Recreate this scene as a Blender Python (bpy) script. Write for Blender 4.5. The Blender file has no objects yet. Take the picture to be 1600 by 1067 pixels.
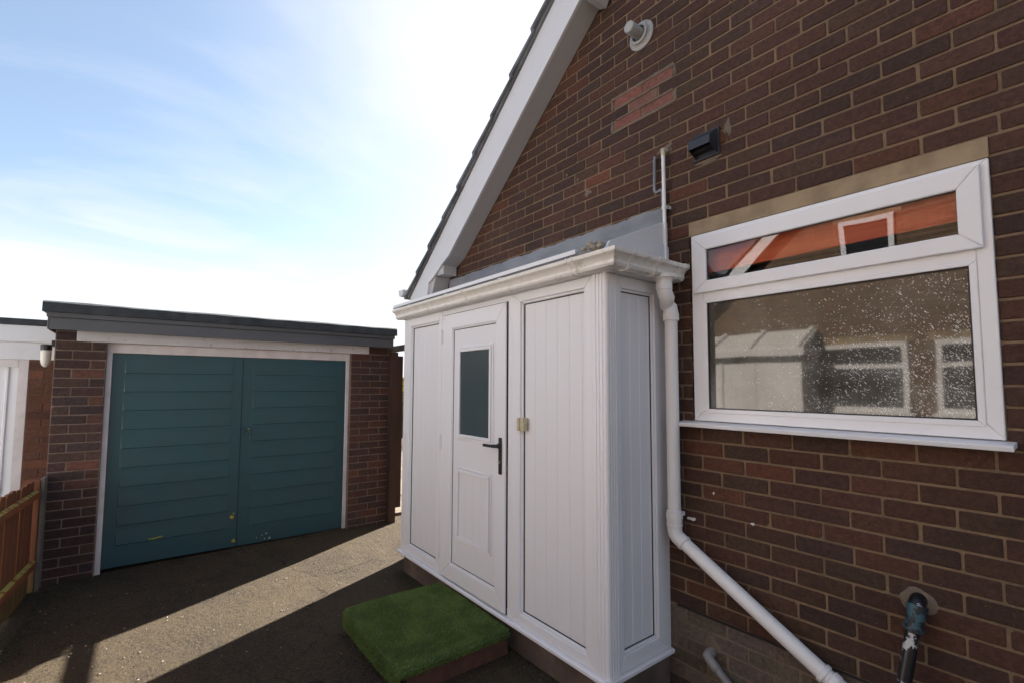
import bpy, bmesh, math, random
import numpy as np
from mathutils import Vector, Matrix
R = math.radians
random.seed(7); rng = np.random.default_rng(7)
SC = bpy.context.scene; COL = SC.collection

# ------------------------------------------------------------------ camera, light, exposure
def setup_camera():
    yaw, pitch, roll = .6546, .0665, .0044
    fw = Vector((-math.cos(yaw), math.sin(yaw), 0)); rt = Vector((math.sin(yaw), math.cos(yaw), 0)); up = Vector((0, 0, 1))
    f2 = fw*math.cos(pitch)+up*math.sin(pitch); u2 = up*math.cos(pitch)-fw*math.sin(pitch)
    r3 = rt*math.cos(roll)+u2*math.sin(roll); u3 = u2*math.cos(roll)-rt*math.sin(roll)
    cam = bpy.data.cameras.new('camera'); o = bpy.data.objects.new('camera', cam); COL.objects.link(o)
    m = Matrix((( r3.x, u3.x, -f2.x, 0), (r3.y, u3.y, -f2.y, -2.3852), (r3.z, u3.z, -f2.z, 1.5271), (0, 0, 0, 1)))
    o.matrix_world = m
    cam.sensor_width = 36; cam.lens = 749.7/1600*36; cam.shift_y = 18.48/1600
    cam.clip_start = .05; cam.clip_end = 2000
    SC.camera = o
setup_camera()
SUN_EL = R(36.0); SUN_AZ = math.atan2(-.418, .908)       # azimuth measured from +Y towards +X
S = Vector((math.sin(SUN_AZ)*math.cos(SUN_EL), math.cos(SUN_AZ)*math.cos(SUN_EL), math.sin(SUN_EL)))
sl = bpy.data.lights.new('sun', 'SUN'); sl.energy = 5.0; sl.angle = R(.53); sl.color = (1, .94, .85)
so = bpy.data.objects.new('sun', sl); COL.objects.link(so); so.rotation_euler = S.to_track_quat('Z', 'Y').to_euler()
so.location = (0, 0, 12)
W = bpy.data.worlds.new('World'); SC.world = W; W.use_nodes = True
def world():
    nt = W.node_tree; N = nt.nodes; L = nt.links; N.clear()
    out = N.new('ShaderNodeOutputWorld'); bg = N.new('ShaderNodeBackground'); bg.inputs['Strength'].default_value = .055
    sky = N.new('ShaderNodeTexSky'); sky.sky_type = 'NISHITA'; sky.sun_disc = False
    sky.sun_elevation = SUN_EL; sky.sun_rotation = SUN_AZ; sky.dust_density = 1.2; sky.air_density = 1.0; sky.ozone_density = 2.2
    tc = N.new('ShaderNodeTexCoord'); sx = N.new('ShaderNodeSeparateXYZ'); L.new(tc.outputs['Generated'], sx.inputs[0])
    # cirrus sheet: project the direction on a high plane
    mx = N.new('ShaderNodeMath'); mx.operation = 'MAXIMUM'; mx.inputs[1].default_value = .0; L.new(sx.outputs['Z'], mx.inputs[0])
    ad = N.new('ShaderNodeMath'); ad.operation = 'ADD'; ad.inputs[1].default_value = .12; L.new(mx.outputs[0], ad.inputs[0])
    dv = N.new('ShaderNodeVectorMath'); dv.operation = 'DIVIDE'
    cb = N.new('ShaderNodeCombineXYZ')
    for i in range(3): L.new(ad.outputs[0], cb.inputs[i])
    L.new(tc.outputs['Generated'], dv.inputs[0]); L.new(cb.outputs[0], dv.inputs[1])
    mp = N.new('ShaderNodeMapping'); mp.inputs['Scale'].default_value = (1.0, .62, 1); mp.inputs['Rotation'].default_value = (0, 0, R(35))
    mp.inputs['Location'].default_value = (.35, 1.9, 0)
    L.new(dv.outputs[0], mp.inputs['Vector'])
    n1 = N.new('ShaderNodeTexNoise'); n1.inputs['Scale'].default_value = 1.1; n1.inputs['Detail'].default_value = 9; n1.inputs['Roughness'].default_value = .55; n1.inputs['Distortion'].default_value = .8
    L.new(mp.outputs[0], n1.inputs['Vector'])
    r1 = N.new('ShaderNodeMapRange'); r1.inputs['From Min'].default_value = .50; r1.inputs['From Max'].default_value = 1.15; L.new(n1.outputs['Fac'], r1.inputs['Value'])
    # low bank of cloud above the roofs, ragged upper edge
    r2 = N.new('ShaderNodeMapRange'); r2.interpolation_type = 'SMOOTHSTEP'; r2.inputs['From Min'].default_value = .34; r2.inputs['From Max'].default_value = .06
    nz = N.new('ShaderNodeMath'); nz.operation = 'MULTIPLY_ADD'; nz.inputs[1].default_value = -.30; L.new(n1.outputs['Fac'], nz.inputs[0]); 
    za = N.new('ShaderNodeMath'); za.operation = 'ADD'; za.inputs[1].default_value = .15; L.new(sx.outputs['Z'], za.inputs[0]); L.new(za.outputs[0], nz.inputs[2])
    L.new(nz.outputs[0], r2.inputs['Value'])
    # thin veil around the bright side of the sky
    dt = N.new('ShaderNodeVectorMath'); dt.operation = 'DOT_PRODUCT'; dt.inputs[1].default_value = tuple(S); L.new(tc.outputs['Generated'], dt.inputs[0])
    r3 = N.new('ShaderNodeMapRange'); r3.interpolation_type = 'SMOOTHSTEP'; r3.inputs['From Min'].default_value = .60; r3.inputs['From Max'].default_value = .98; r3.inputs['To Min'].default_value = .10; r3.inputs['To Max'].default_value = .68; L.new(dt.outputs['Value'], r3.inputs['Value'])
    a1 = N.new('ShaderNodeMath'); a1.operation = 'ADD'; L.new(r1.outputs[0], a1.inputs[0]); L.new(r2.outputs[0], a1.inputs[1])
    a2 = N.new('ShaderNodeMath'); a2.operation = 'ADD'; a2.use_clamp = True; L.new(a1.outputs[0], a2.inputs[0]); L.new(r3.outputs[0], a2.inputs[1])
    m = N.new('ShaderNodeMix'); m.data_type = 'RGBA'; L.new(a2.outputs[0], m.inputs['Factor']); tn = N.new('ShaderNodeMix'); tn.data_type = 'RGBA'; tn.blend_type = 'MULTIPLY'; tn.inputs['Factor'].default_value = 1; L.new(sky.outputs[0], tn.inputs[6]); tn.inputs[7].default_value = (.93, .92, .86, 1); L.new(tn.outputs[2], m.inputs[6]); m.inputs[7].default_value = (4.0, 4.1, 4.35, 1)
    L.new(m.outputs[2], bg.inputs['Color']); L.new(bg.outputs[0], out.inputs[0])
world()
vs = SC.view_settings; vs.view_transform = 'Standard'; vs.look = 'None'; vs.exposure = 2.27; vs.gamma = 1; vs.use_curve_mapping = False
SC.cycles.max_bounces = 8; SC.cycles.diffuse_bounces = 5; SC.cycles.glossy_bounces = 4
try: SC.cycles.use_denoising = True
except Exception: pass

# ------------------------------------------------------------------ materials
def mat(name):
    m = bpy.data.materials.new(name); m.use_nodes = True
    nt = m.node_tree; return m, nt.nodes, nt.links, nt.nodes['Principled BSDF']
def coords(N, L, scale=(1, 1, 1)):
    tc = N.new('ShaderNodeTexCoord'); mp = N.new('ShaderNodeMapping'); mp.inputs['Scale'].default_value = scale
    L.new(tc.outputs['Object'], mp.inputs['Vector']); return mp.outputs[0]
def noise(N, L, v, s, d=4, r=.55):
    n = N.new('ShaderNodeTexNoise'); n.inputs['Scale'].default_value = s; n.inputs['Detail'].default_value = d; n.inputs['Roughness'].default_value = r
    L.new(v, n.inputs['Vector']); return n.outputs['Fac']
def rng_(N, L, x, a, b, c=0, d=1):
    n = N.new('ShaderNodeMapRange'); n.interpolation_type = 'SMOOTHSTEP'
    for k, v in zip(('From Min', 'From Max', 'To Min', 'To Max'), (a, b, c, d)): n.inputs[k].default_value = v
    L.new(x, n.inputs['Value']); return n.outputs[0]
def mixc(N, L, f, a, b, mode='MIX'):
    n = N.new('ShaderNodeMix'); n.data_type = 'RGBA'; n.blend_type = mode
    if isinstance(f, (int, float)): n.inputs['Factor'].default_value = f
    else: L.new(f, n.inputs['Factor'])
    for i, c in ((6, a), (7, b)):
        if isinstance(c, tuple): n.inputs[i].default_value = (*c, 1) if len(c) == 3 else c
        else: L.new(c, n.inputs[i])
    return n.outputs[2]
def bump(N, L, h, st, dist, prev=None):
    b = N.new('ShaderNodeBump'); b.inputs['Strength'].default_value = st; b.inputs['Distance'].default_value = dist
    L.new(h, b.inputs['Height'])
    if prev: L.new(prev, b.inputs['Normal'])
    return b.outputs[0]
def simple(name, c1, c2, scale=6, rough=.6, bs=.25, bd=.002, bscale=60, metal=0, sc=(1, 1, 1), lo=.35, hi=.65):
    m, N, L, P = mat(name); v = coords(N, L, sc)
    L.new(mixc(N, L, rng_(N, L, noise(N, L, v, scale), lo, hi), c1, c2), P.inputs['Base Color'])
    P.inputs['Roughness'].default_value = rough; P.inputs['Metallic'].default_value = metal
    if bs: L.new(bump(N, L, noise(N, L, v, bscale), bs, bd), P.inputs['Normal'])
    return m
def pvc(name, base=(.78, .765, .755), dirt=(.50, .46, .38), rough=.28, amt=.3, streak=False):
    m, N, L, P = mat(name); v = coords(N, L, (1, 1, .35) if streak else (1, 1, 1))
    d = rng_(N, L, noise(N, L, v, 5, 6, .65), .52, .8, 0, amt)
    f = rng_(N, L, noise(N, L, v, 60, 3), .6, .75, 0, amt*.5)
    c = mixc(N, L, d, base, dirt); c = mixc(N, L, f, c, dirt)
    L.new(c, P.inputs['Base Color'])
    L.new(rng_(N, L, noise(N, L, v, 9), .1, .9, rough+.06, rough+.08), P.inputs['Roughness'])
    L.new(bump(N, L, noise(N, L, v, 1.6, 2), .10, .004), P.inputs['Normal'])
    return m
M = {}
M['pvc'] = pvc('white_pvc', base=(.79, .80, .83), amt=.015)
M['pvc_panel'] = pvc('white_pvc_panel', base=(.765, .775, .805), amt=.012, rough=.33)
M['pvc_win'] = pvc('window_pvc', base=(.80, .81, .83), amt=.03, rough=.25)
M['paint_white'] = pvc('old_white_paint', base=(.72, .73, .75), dirt=(.45, .43, .40), amt=.25, rough=.5)
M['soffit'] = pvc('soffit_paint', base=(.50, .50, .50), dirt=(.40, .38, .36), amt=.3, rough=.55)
def m_gutter():
    m, N, L, P = mat('weathered_gutter'); v = coords(N, L)
    c = mixc(N, L, rng_(N, L, noise(N, L, v, 11, 8, .78), .45, .75, 0, .55), (.82, .81, .78), (.52, .48, .38))
    g = rng_(N, L, noise(N, L, v, 12, 7, .7), .55, .68, 0, .75)
    tc = N.new('ShaderNodeTexCoord'); sx = N.new('ShaderNodeSeparateXYZ'); L.new(tc.outputs['Object'], sx.inputs[0])
    near = rng_(N, L, sx.outputs['X'], -2.0, -1.5, 0.03, 1)
    mu = N.new('ShaderNodeMath'); mu.operation = 'MULTIPLY'; L.new(g, mu.inputs[0]); L.new(near, mu.inputs[1])
    c = mixc(N, L, mu.outputs[0], c, (.17, .17, .07))
    L.new(c, P.inputs['Base Color']); P.inputs['Roughness'].default_value = .45
    L.new(bump(N, L, noise(N, L, v, 80), .3, .001), P.inputs['Normal'])
    return m
M['gutter'] = m_gutter()
M['pipe'] = pvc('white_pipe', base=(.80, .80, .80), dirt=(.52, .48, .36), amt=.3, rough=.35)
def m_brick():
    m, N, L, P = mat('house_brick'); v = coords(N, L)
    at = N.new('ShaderNodeAttribute'); at.attribute_name = 'bc'
    n1 = rng_(N, L, noise(N, L, v, 40, 8, .85), .30, .72, .55, 1.5)
    gr = N.new('ShaderNodeCombineColor'); [L.new(n1, gr.inputs[i]) for i in range(3)]
    c = mixc(N, L, 1.0, at.outputs['Color'], gr.outputs[0], 'MULTIPLY')
    big = rng_(N, L, noise(N, L, v, 1.3, 3), .3, .7, .8, 1.2)
    g2 = N.new('ShaderNodeCombineColor'); [L.new(big, g2.inputs[i]) for i in range(3)]
    c = mixc(N, L, 1.0, c, g2.outputs[0], 'MULTIPLY')
    c = mixc(N, L, rng_(N, L, noise(N, L, v, 17, 5, .7), .58, .78, 0, .35), c, (.12, .050, .03))
    c = mixc(N, L, rng_(N, L, noise(N, L, v, 2.6, 7, .72), .60, .80, 0, .10), c, (.24, .19, .15))
    c = mixc(N, L, rng_(N, L, noise(N, L, v, 75, 5, .75), .60, .74, 0, .7), c, (.022, .016, .014))
    # pale specks of lime
    vo = N.new('ShaderNodeTexVoronoi'); vo.inputs['Scale'].default_value = 26; L.new(v, vo.inputs['Vector'])
    c = mixc(N, L, rng_(N, L, vo.outputs['Distance'], .055, .03, 0, .55), c, (.35, .32, .28))
    L.new(c, P.inputs['Base Color']); P.inputs['Roughness'].default_value = .85
    b = bump(N, L, noise(N, L, v, 28, 6, .75), 1.0, .009); L.new(bump(N, L, noise(N, L, v, 300, 3), .5, .0012, b), P.inputs['Normal'])
    return m
M['brick'] = m_brick()
def m_mortar(name, a, b2):
    m, N, L, P = mat(name); v = coords(N, L)
    c = mixc(N, L, rng_(N, L, noise(N, L, v, 5, 5, .65), .3, .7), a, b2)
    c = mixc(N, L, rng_(N, L, noise(N, L, v, 120, 2), .5, .75, 0, .4), c, (.30, .235, .165))
    L.new(c, P.inputs['Base Color']); P.inputs['Roughness'].default_value = .95
    L.new(bump(N, L, noise(N, L, v, 160, 4, .7), .8, .003), P.inputs['Normal'])
    return m
M['mortar'] = m_mortar('buff_mortar', (.245, .165, .098), (.145, .102, .064))
M['mortar_g'] = m_mortar('garage_mortar', (.24, .18, .14), (.15, .11, .085))
M['dab'] = m_mortar('mortar_dab', (.19, .15, .11), (.13, .105, .08))
M['plinthmortar'] = m_mortar('plinth_mortar', (.20, .15, .11), (.14, .10, .075))
def m_ground():
    m, N, L, P = mat('worn_tarmac'); v = coords(N, L)
    big = rng_(N, L, noise(N, L, v, .9, 6, .65), .35, .65)
    c = mixc(N, L, big, (.048, .037, .025), (.086, .064, .038))
    c = mixc(N, L, rng_(N, L, noise(N, L, v, 5, 8, .78), .50, .66, 0, .65), c, (.026, .022, .020))
    c = mixc(N, L, rng_(N, L, noise(N, L, v, 30, 6, .75), .52, .68, 0, .55), c, (.135, .098, .057))
    vo = N.new('ShaderNodeTexVoronoi'); vo.inputs['Scale'].default_value = 120; L.new(v, vo.inputs['Vector'])
    wn = N.new('ShaderNodeTexWhiteNoise'); L.new(vo.outputs['Position'], wn.inputs['Vector'])
    c = mixc(N, L, rng_(N, L, wn.outputs['Value'], .2, 1, 0, .6), c, (.128, .096, .058))
    c = mixc(N, L, rng_(N, L, wn.outputs['Value'], .25, .0, 0, .6), c, (.020, .017, .016))
    c = mixc(N, L, rng_(N, L, noise(N, L, v, 260, 3, .7), .42, .75, 0, .6), c, (.016, .013, .012))
    vc = N.new('ShaderNodeTexVoronoi'); vc.feature = 'DISTANCE_TO_EDGE'; vc.inputs['Scale'].default_value = .55
    n3 = N.new('ShaderNodeTexNoise'); n3.inputs['Scale'].default_value = 3; n3.inputs['Detail'].default_value = 8; L.new(v, n3.inputs['Vector'])
    ma = N.new('ShaderNodeVectorMath'); ma.operation = 'MULTIPLY_ADD'; L.new(n3.outputs['Color'], ma.inputs[0]); ma.inputs[1].default_value = (.5, .5, 0); L.new(v, ma.inputs[2]); L.new(ma.outputs[0], vc.inputs['Vector'])
    ck = rng_(N, L, vc.outputs['Distance'], .004, .0015, 0, 1)
    c = mixc(N, L, rng_(N, L, ck, 0, 1, 0, .65), c, (.012, .010, .009))
    L.new(c, P.inputs['Base Color']); P.inputs['Roughness'].default_value = .92; P.inputs['Specular IOR Level'].default_value = .25
    b = bump(N, L, noise(N, L, v, 9, 9, .8), .9, .05); b = bump(N, L, noise(N, L, v, 60, 6, .75), .8, .012, b)
    b = bump(N, L, ck, .6, -.01, b)
    L.new(bump(N, L, wn.outputs['Value'], .35, .003, b), P.inputs['Normal'])
    return m
M['ground'] = m_ground()
M['paving'] = simple('pale_paving', (.15, .115, .08), (.08, .062, .045), 3, .9, .6, .01, 30)
M['kerb'] = simple('porch_base', (.15, .11, .085), (.085, .062, .052), 5, .92, .7, .008, 70)
M['lintel'] = simple('stone_lintel', (.35, .265, .165), (.25, .185, .115), 7, .9, .7, .005, 45)
def m_flaky():
    m, N, L, P = mat('flaking_white_paint'); v = coords(N, L)
    c = mixc(N, L, rng_(N, L, noise(N, L, v, 3, 4), .3, .7), (.66, .66, .68), (.58, .57, .57))
    f = rng_(N, L, noise(N, L, v, 26, 7, .7), .63, .66)
    c = mixc(N, L, f, c, (.22, .20, .18)); L.new(c, P.inputs['Base Color']); P.inputs['Roughness'].default_value = .7
    L.new(bump(N, L, f, .5, -.002), P.inputs['Normal']); return m
M['flaky'] = m_flaky()
M['lead'] = simple('lead_flashing', (.235, .25, .275), (.17, .18, .205), 3.5, .5, .5, .006, 9, metal=.0, sc=(1, 1, 2.2))
M['felt'] = simple('roof_felt', (.035, .042, .048), (.055, .062, .066), 9, .9, .8, .004, 160)
M['fascia'] = simple('grey_fascia', (.105, .112, .122), (.085, .09, .10), 3, .5, .2, .002, 40, sc=(1, .3, 1))
M['teal'] = simple('teal_door_paint', (.022, .078, .094), (.027, .071, .083), 3.2, .42, .35, .003, 9, lo=.3, hi=.7)
M['frame_pink'] = simple('door_frame_paint', (.70, .66, .66), (.60, .56, .55), 6, .6, .3, .002, 50)
M['worn_y'] = simple('worn_yellow_paint', (.42, .34, .03), (.22, .25, .05), 40, .7, .3, .001, 90)
M['black'] = simple('black_plastic', (.012, .012, .014), (.02, .02, .022), 12, .3, .1, .001, 50)
M['vent'] = simple('dark_vent', (.020, .023, .034), (.032, .036, .048), 8, .45, .15, .001, 60)
M['gasket'] = simple('black_gasket', (.010, .010, .012), (.02, .02, .02), 12, .6, 0)
M['cream'] = simple('aged_cream_plastic', (.55, .50, .33), (.47, .41, .26), 25, .45, .1, .001, 60)
M['grey_pvc'] = simple('grey_plastic', (.26, .26, .265), (.20, .20, .20), 9, .45, .15, .001, 60)
M['flue'] = simple('flue_plastic', (.40, .40, .39), (.30, .30, .29), 9, .55, .15, .001, 60)
M['lampglass'] = simple('opal_globe', (.70, .68, .62), (.62, .60, .54), 9, .3, 0)
M['tile'] = simple('slate_tile', (.19, .20, .21), (.11, .115, .12), 7, .8, .5, .004, 60)
M['wood_dark'] = simple('dark_stained_wood', (.055, .026, .018), (.032, .017, .013), 8, .7, .5, .003, 30, sc=(1, 1, .15))
M['wood_beam'] = simple('weathered_beam', (.075, .065, .055), (.045, .040, .034), 8, .8, .5, .003, 30, sc=(.15, 1, 1))
M['blind'] = simple('red_blind_fabric', (.74, .18, .085), (.62, .13, .06), 5, .8, .4, .002, 120, sc=(.2, 1, 6))
M['room'] = simple('dim_room_wall', (.16, .15, .13), (.12, .11, .10), 3, .9, 0)
M['blue'] = simple('blue_painted_collar', (.035, .095, .125), (.012, .014, .018), 40, .5, .3, .002, 60, lo=.42, hi=.58)
def m_blackpipe():
    m, N, L, P = mat('flaking_black_pipe'); v = coords(N, L)
    f = rng_(N, L, noise(N, L, v, 16, 5, .6), .56, .575)
    c = mixc(N, L, f, (.010, .010, .013), (.50, .50, .50)); L.new(c, P.inputs['Base Color'])
    L.new(rng_(N, L, f, 0, 1, .3, .7), P.inputs['Roughness']); return m
M['blackpipe'] = m_blackpipe()
def m_fence():
    m, N, L, P = mat('orange_stained_timber'); v = coords(N, L, (1, 1, .12))
    oi = N.new('ShaderNodeObjectInfo')
    c = mixc(N, L, rng_(N, L, noise(N, L, v, 22, 6, .7), .3, .7), (.24, .075, .024), (.13, .042, .017))
    c = mixc(N, L, rng_(N, L, oi.outputs['Random'], 0, 1, 0, .45), c, (.14, .05, .025))
    tc = N.new('ShaderNodeTexCoord'); sx = N.new('ShaderNodeSeparateXYZ'); L.new(tc.outputs['Object'], sx.inputs[0])
    gm = rng_(N, L, sx.outputs['Z'], .30, .02, 0, .55); n2 = rng_(N, L, noise(N, L, v, 8, 4), .4, .6)
    mu = N.new('ShaderNodeMath'); mu.operation = 'MULTIPLY'; L.new(gm, mu.inputs[0]); L.new(n2, mu.inputs[1])
    c = mixc(N, L, mu.outputs[0], c, (.07, .08, .02))
    L.new(c, P.inputs['Base Color']); P.inputs['Roughness'].default_value = .75
    L.new(bump(N, L, noise(N, L, v, 50, 4), .5, .003), P.inputs['Normal']); return m
M['fence'] = m_fence()
def m_rail():
    m, N, L, P = mat('mossy_rail'); v = coords(N, L, (.25, 1, 1))
    g = N.new('ShaderNodeNewGeometry'); sx = N.new('ShaderNodeSeparateXYZ'); L.new(g.outputs['Normal'], sx.inputs[0])
    top = rng_(N, L, sx.outputs['Z'], .4, .8); n = rng_(N, L, noise(N, L, coords(N, L, (1.6, 1, 1)), 13, 5), .42, .56, .0, 1)
    mu = N.new('ShaderNodeMath'); mu.operation = 'MULTIPLY'; L.new(top, mu.inputs[0]); L.new(n, mu.inputs[1])
    c = mixc(N, L, rng_(N, L, noise(N, L, v, 26, 5), .3, .7), (.27, .08, .025), (.17, .05, .018))
    c = mixc(N, L, mu.outputs[0], c, (.33, .31, .07)); L.new(c, P.inputs['Base Color']); P.inputs['Roughness'].default_value = .85
    L.new(bump(N, L, noise(N, L, v, 60, 4), .5, .004), P.inputs['Normal']); return m
M['rail'] = m_rail()
M['conc'] = simple('concrete_post', (.17, .145, .12), (.11, .10, .085), 12, .9, .6, .004, 90)
def m_turf():
    m, N, L, P = mat('artificial_grass'); v = coords(N, L)
    at = N.new('ShaderNodeAttribute'); at.attribute_name = 'bc'
    n1 = rng_(N, L, noise(N, L, v, 6, 4), .3, .7, .75, 1.25); g = N.new('ShaderNodeCombineColor'); [L.new(n1, g.inputs[i]) for i in range(3)]
    L.new(mixc(N, L, 1.0, at.outputs['Color'], g.outputs[0], 'MULTIPLY'), P.inputs['Base Color']); P.inputs['Roughness'].default_value = .6
    return m
M['turf'] = m_turf()
M['stepbrick'] = simple('step_clay', (.115, .050, .031), (.08, .036, .024), 12, .9, .5, .003, 80)
def m_clear(name, rough, ior, tint, base=(.02, .022, .024)):
    m, N, L, P = mat(name)
    out = N['Material Output']; gl = N.new('ShaderNodeBsdfGlossy'); gl.inputs['Roughness'].default_value = rough
    tr = N.new('ShaderNodeBsdfTransparent'); tr.inputs['Color'].default_value = (*tint, 1)
    fr = N.new('ShaderNodeFresnel'); fr.inputs['IOR'].default_value = ior
    v = coords(N, L); b = bump(N, L, noise(N, L, v, 1.6, 2), .12, .01); L.new(b, gl.inputs['Normal']); 
    mx = N.new('ShaderNodeMixShader'); L.new(fr.outputs[0], mx.inputs[0]); L.new(tr.outputs[0], mx.inputs[1]); L.new(gl.outputs[0], mx.inputs[2]); L.new(mx.outputs[0], out.inputs[0])
    N.remove(P); return m
M['glass'] = m_clear('clear_glass', .015, 1.5, (.94, .95, .94))
def m_obscure():
    m, N, L, P = mat('rain_patterned_glass'); out = N['Material Output']
    v = coords(N, L)
    sx = N.new('ShaderNodeSeparateXYZ'); L.new(v, sx.inputs[0])
    hz = rng_(N, L, noise(N, L, v, 3.2, 5, .65), .38, .68)
    lowz = rng_(N, L, sx.outputs['Z'], 1.95, 1.5, .25, 1)
    hm = N.new('ShaderNodeMath'); hm.operation = 'MULTIPLY'; L.new(hz, hm.inputs[0]); L.new(lowz, hm.inputs[1])
    L.new(mixc(N, L, hm.outputs[0], (.060, .055, .046), (.185, .185, .165)), P.inputs['Base Color']); P.inputs['Roughness'].default_value = .5
    P.inputs['Specular IOR Level'].default_value = 0
    # flat outer face: mirror image of the house opposite
    g1 = N.new('ShaderNodeBsdfGlossy'); g1.inputs['Roughness'].default_value = .035; g1.inputs['Color'].default_value = (1, .93, .84, 1)
    L.new(bump(N, L, noise(N, L, v, 1.4, 2), .12, .01), g1.inputs['Normal'])
    # sky glints on the pressed droplet pattern, painted as white diffuse strokes
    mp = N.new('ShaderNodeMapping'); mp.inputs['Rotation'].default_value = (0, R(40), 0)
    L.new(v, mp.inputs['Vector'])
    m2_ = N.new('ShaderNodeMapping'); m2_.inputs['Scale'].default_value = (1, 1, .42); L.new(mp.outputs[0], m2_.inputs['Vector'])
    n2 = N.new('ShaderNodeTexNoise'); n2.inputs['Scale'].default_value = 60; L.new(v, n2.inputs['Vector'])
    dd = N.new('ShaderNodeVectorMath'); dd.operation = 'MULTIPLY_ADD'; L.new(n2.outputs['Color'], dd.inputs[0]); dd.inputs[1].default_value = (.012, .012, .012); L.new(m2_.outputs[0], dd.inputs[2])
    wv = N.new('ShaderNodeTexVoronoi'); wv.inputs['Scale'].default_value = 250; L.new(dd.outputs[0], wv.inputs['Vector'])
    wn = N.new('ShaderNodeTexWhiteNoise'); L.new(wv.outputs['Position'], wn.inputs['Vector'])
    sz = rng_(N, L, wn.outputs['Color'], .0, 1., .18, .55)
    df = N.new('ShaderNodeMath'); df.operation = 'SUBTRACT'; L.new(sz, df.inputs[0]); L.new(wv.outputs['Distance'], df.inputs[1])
    glint = rng_(N, L, df.outputs[0], .0, .14, 0, 1)
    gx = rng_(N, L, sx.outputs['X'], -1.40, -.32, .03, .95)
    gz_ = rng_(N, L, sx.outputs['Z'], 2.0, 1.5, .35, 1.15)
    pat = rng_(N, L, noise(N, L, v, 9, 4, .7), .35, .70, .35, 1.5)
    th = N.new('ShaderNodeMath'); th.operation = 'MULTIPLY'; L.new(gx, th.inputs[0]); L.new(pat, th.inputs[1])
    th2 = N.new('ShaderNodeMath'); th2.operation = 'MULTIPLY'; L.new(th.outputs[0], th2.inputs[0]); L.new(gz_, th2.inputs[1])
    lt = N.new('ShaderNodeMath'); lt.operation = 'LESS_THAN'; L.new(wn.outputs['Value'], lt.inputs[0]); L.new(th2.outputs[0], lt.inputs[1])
    mk = N.new('ShaderNodeMath'); mk.operation = 'MULTIPLY'; L.new(lt.outputs[0], mk.inputs[0]); L.new(glint, mk.inputs[1])
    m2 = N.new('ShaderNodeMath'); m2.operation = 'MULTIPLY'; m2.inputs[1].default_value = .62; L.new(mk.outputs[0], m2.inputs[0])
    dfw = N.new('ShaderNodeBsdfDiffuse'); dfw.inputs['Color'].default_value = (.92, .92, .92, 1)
    fr = N.new('ShaderNodeFresnel'); fr.inputs['IOR'].default_value = 1.62
    a = N.new('ShaderNodeMixShader'); L.new(fr.outputs[0], a.inputs[0]); L.new(P.outputs[0], a.inputs[1]); L.new(g1.outputs[0], a.inputs[2])
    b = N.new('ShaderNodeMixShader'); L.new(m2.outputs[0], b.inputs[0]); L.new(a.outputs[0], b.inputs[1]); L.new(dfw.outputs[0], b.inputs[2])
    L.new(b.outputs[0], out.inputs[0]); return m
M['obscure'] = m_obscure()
def m_doorglass():
    m, N, L, P = mat('frosted_door_glass'); v = coords(N, L)
    P.inputs['Base Color'].default_value = (.055, .078, .085, 1); P.inputs['Roughness'].default_value = .14; P.inputs['IOR'].default_value = 1.7
    L.new(bump(N, L, noise(N, L, v, 90, 3), .4, .004), P.inputs['Normal']); return m
M['doorglass'] = m_doorglass()
def m_brickproc(name, c1, c2, mo, axis):
    m, N, L, P = mat(name); tc = N.new('ShaderNodeTexCoord'); sx = N.new('ShaderNodeSeparateXYZ'); L.new(tc.outputs['Object'], sx.inputs[0])
    cb = N.new('ShaderNodeCombineXYZ'); L.new(sx.outputs[axis], cb.inputs[0]); L.new(sx.outputs['Z'], cb.inputs[1])
    b = N.new('ShaderNodeTexBrick'); b.inputs['Scale'].default_value = 1; b.inputs['Brick Width'].default_value = .225; b.inputs['Row Height'].default_value = .075; b.inputs['Mortar Size'].default_value = .005
    b.inputs['Color1'].default_value = (*c1, 1); b.inputs['Color2'].default_value = (*c2, 1); b.inputs['Mortar'].default_value = (*mo, 1)
    L.new(cb.outputs[0], b.inputs['Vector'])
    n1 = rng_(N, L, noise(N, L, coords(N, L), 9, 5), .3, .7, .75, 1.25); g = N.new('ShaderNodeCombineColor'); [L.new(n1, g.inputs[i]) for i in range(3)]
    L.new(mixc(N, L, 1.0, b.outputs['Color'], g.outputs[0], 'MULTIPLY'), P.inputs['Base Color']); P.inputs['Roughness'].default_value = .9
    L.new(bump(N, L, b.outputs['Fac'], .6, -.006), P.inputs['Normal']); return m
M['bp_x'] = m_brickproc('brickwork_x', (.085, .050, .040), (.14, .065, .042), (.26, .20, .14), 'X')
M['bp_y'] = m_brickproc('brickwork_y', (.085, .050, .040), (.14, .065, .042), (.26, .20, .14), 'Y')
M['bp_opp'] = m_brickproc('opposite_brickwork', (.11, .070, .045), (.15, .088, .055), (.28, .21, .14), 'X')
M['bp_orange'] = m_brickproc('orange_brickwork', (.16, .055, .028), (.20, .075, .035), (.15, .075, .045), 'Y')
M['darkglass'] = simple('dark_pane', (.02, .022, .025), (.03, .03, .032), 3, .08, 0)
M['leaf'] = simple('shrub_leaf', (.05, .075, .02), (.09, .12, .03), 9, .6, 0)
M['yleaf'] = simple('yellow_blossom', (.55, .45, .05), (.42, .40, .06), 9, .6, 0)
M['bark'] = simple('bark', (.08, .06, .045), (.05, .04, .03), 20, .9, .5, .004, 60)

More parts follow.
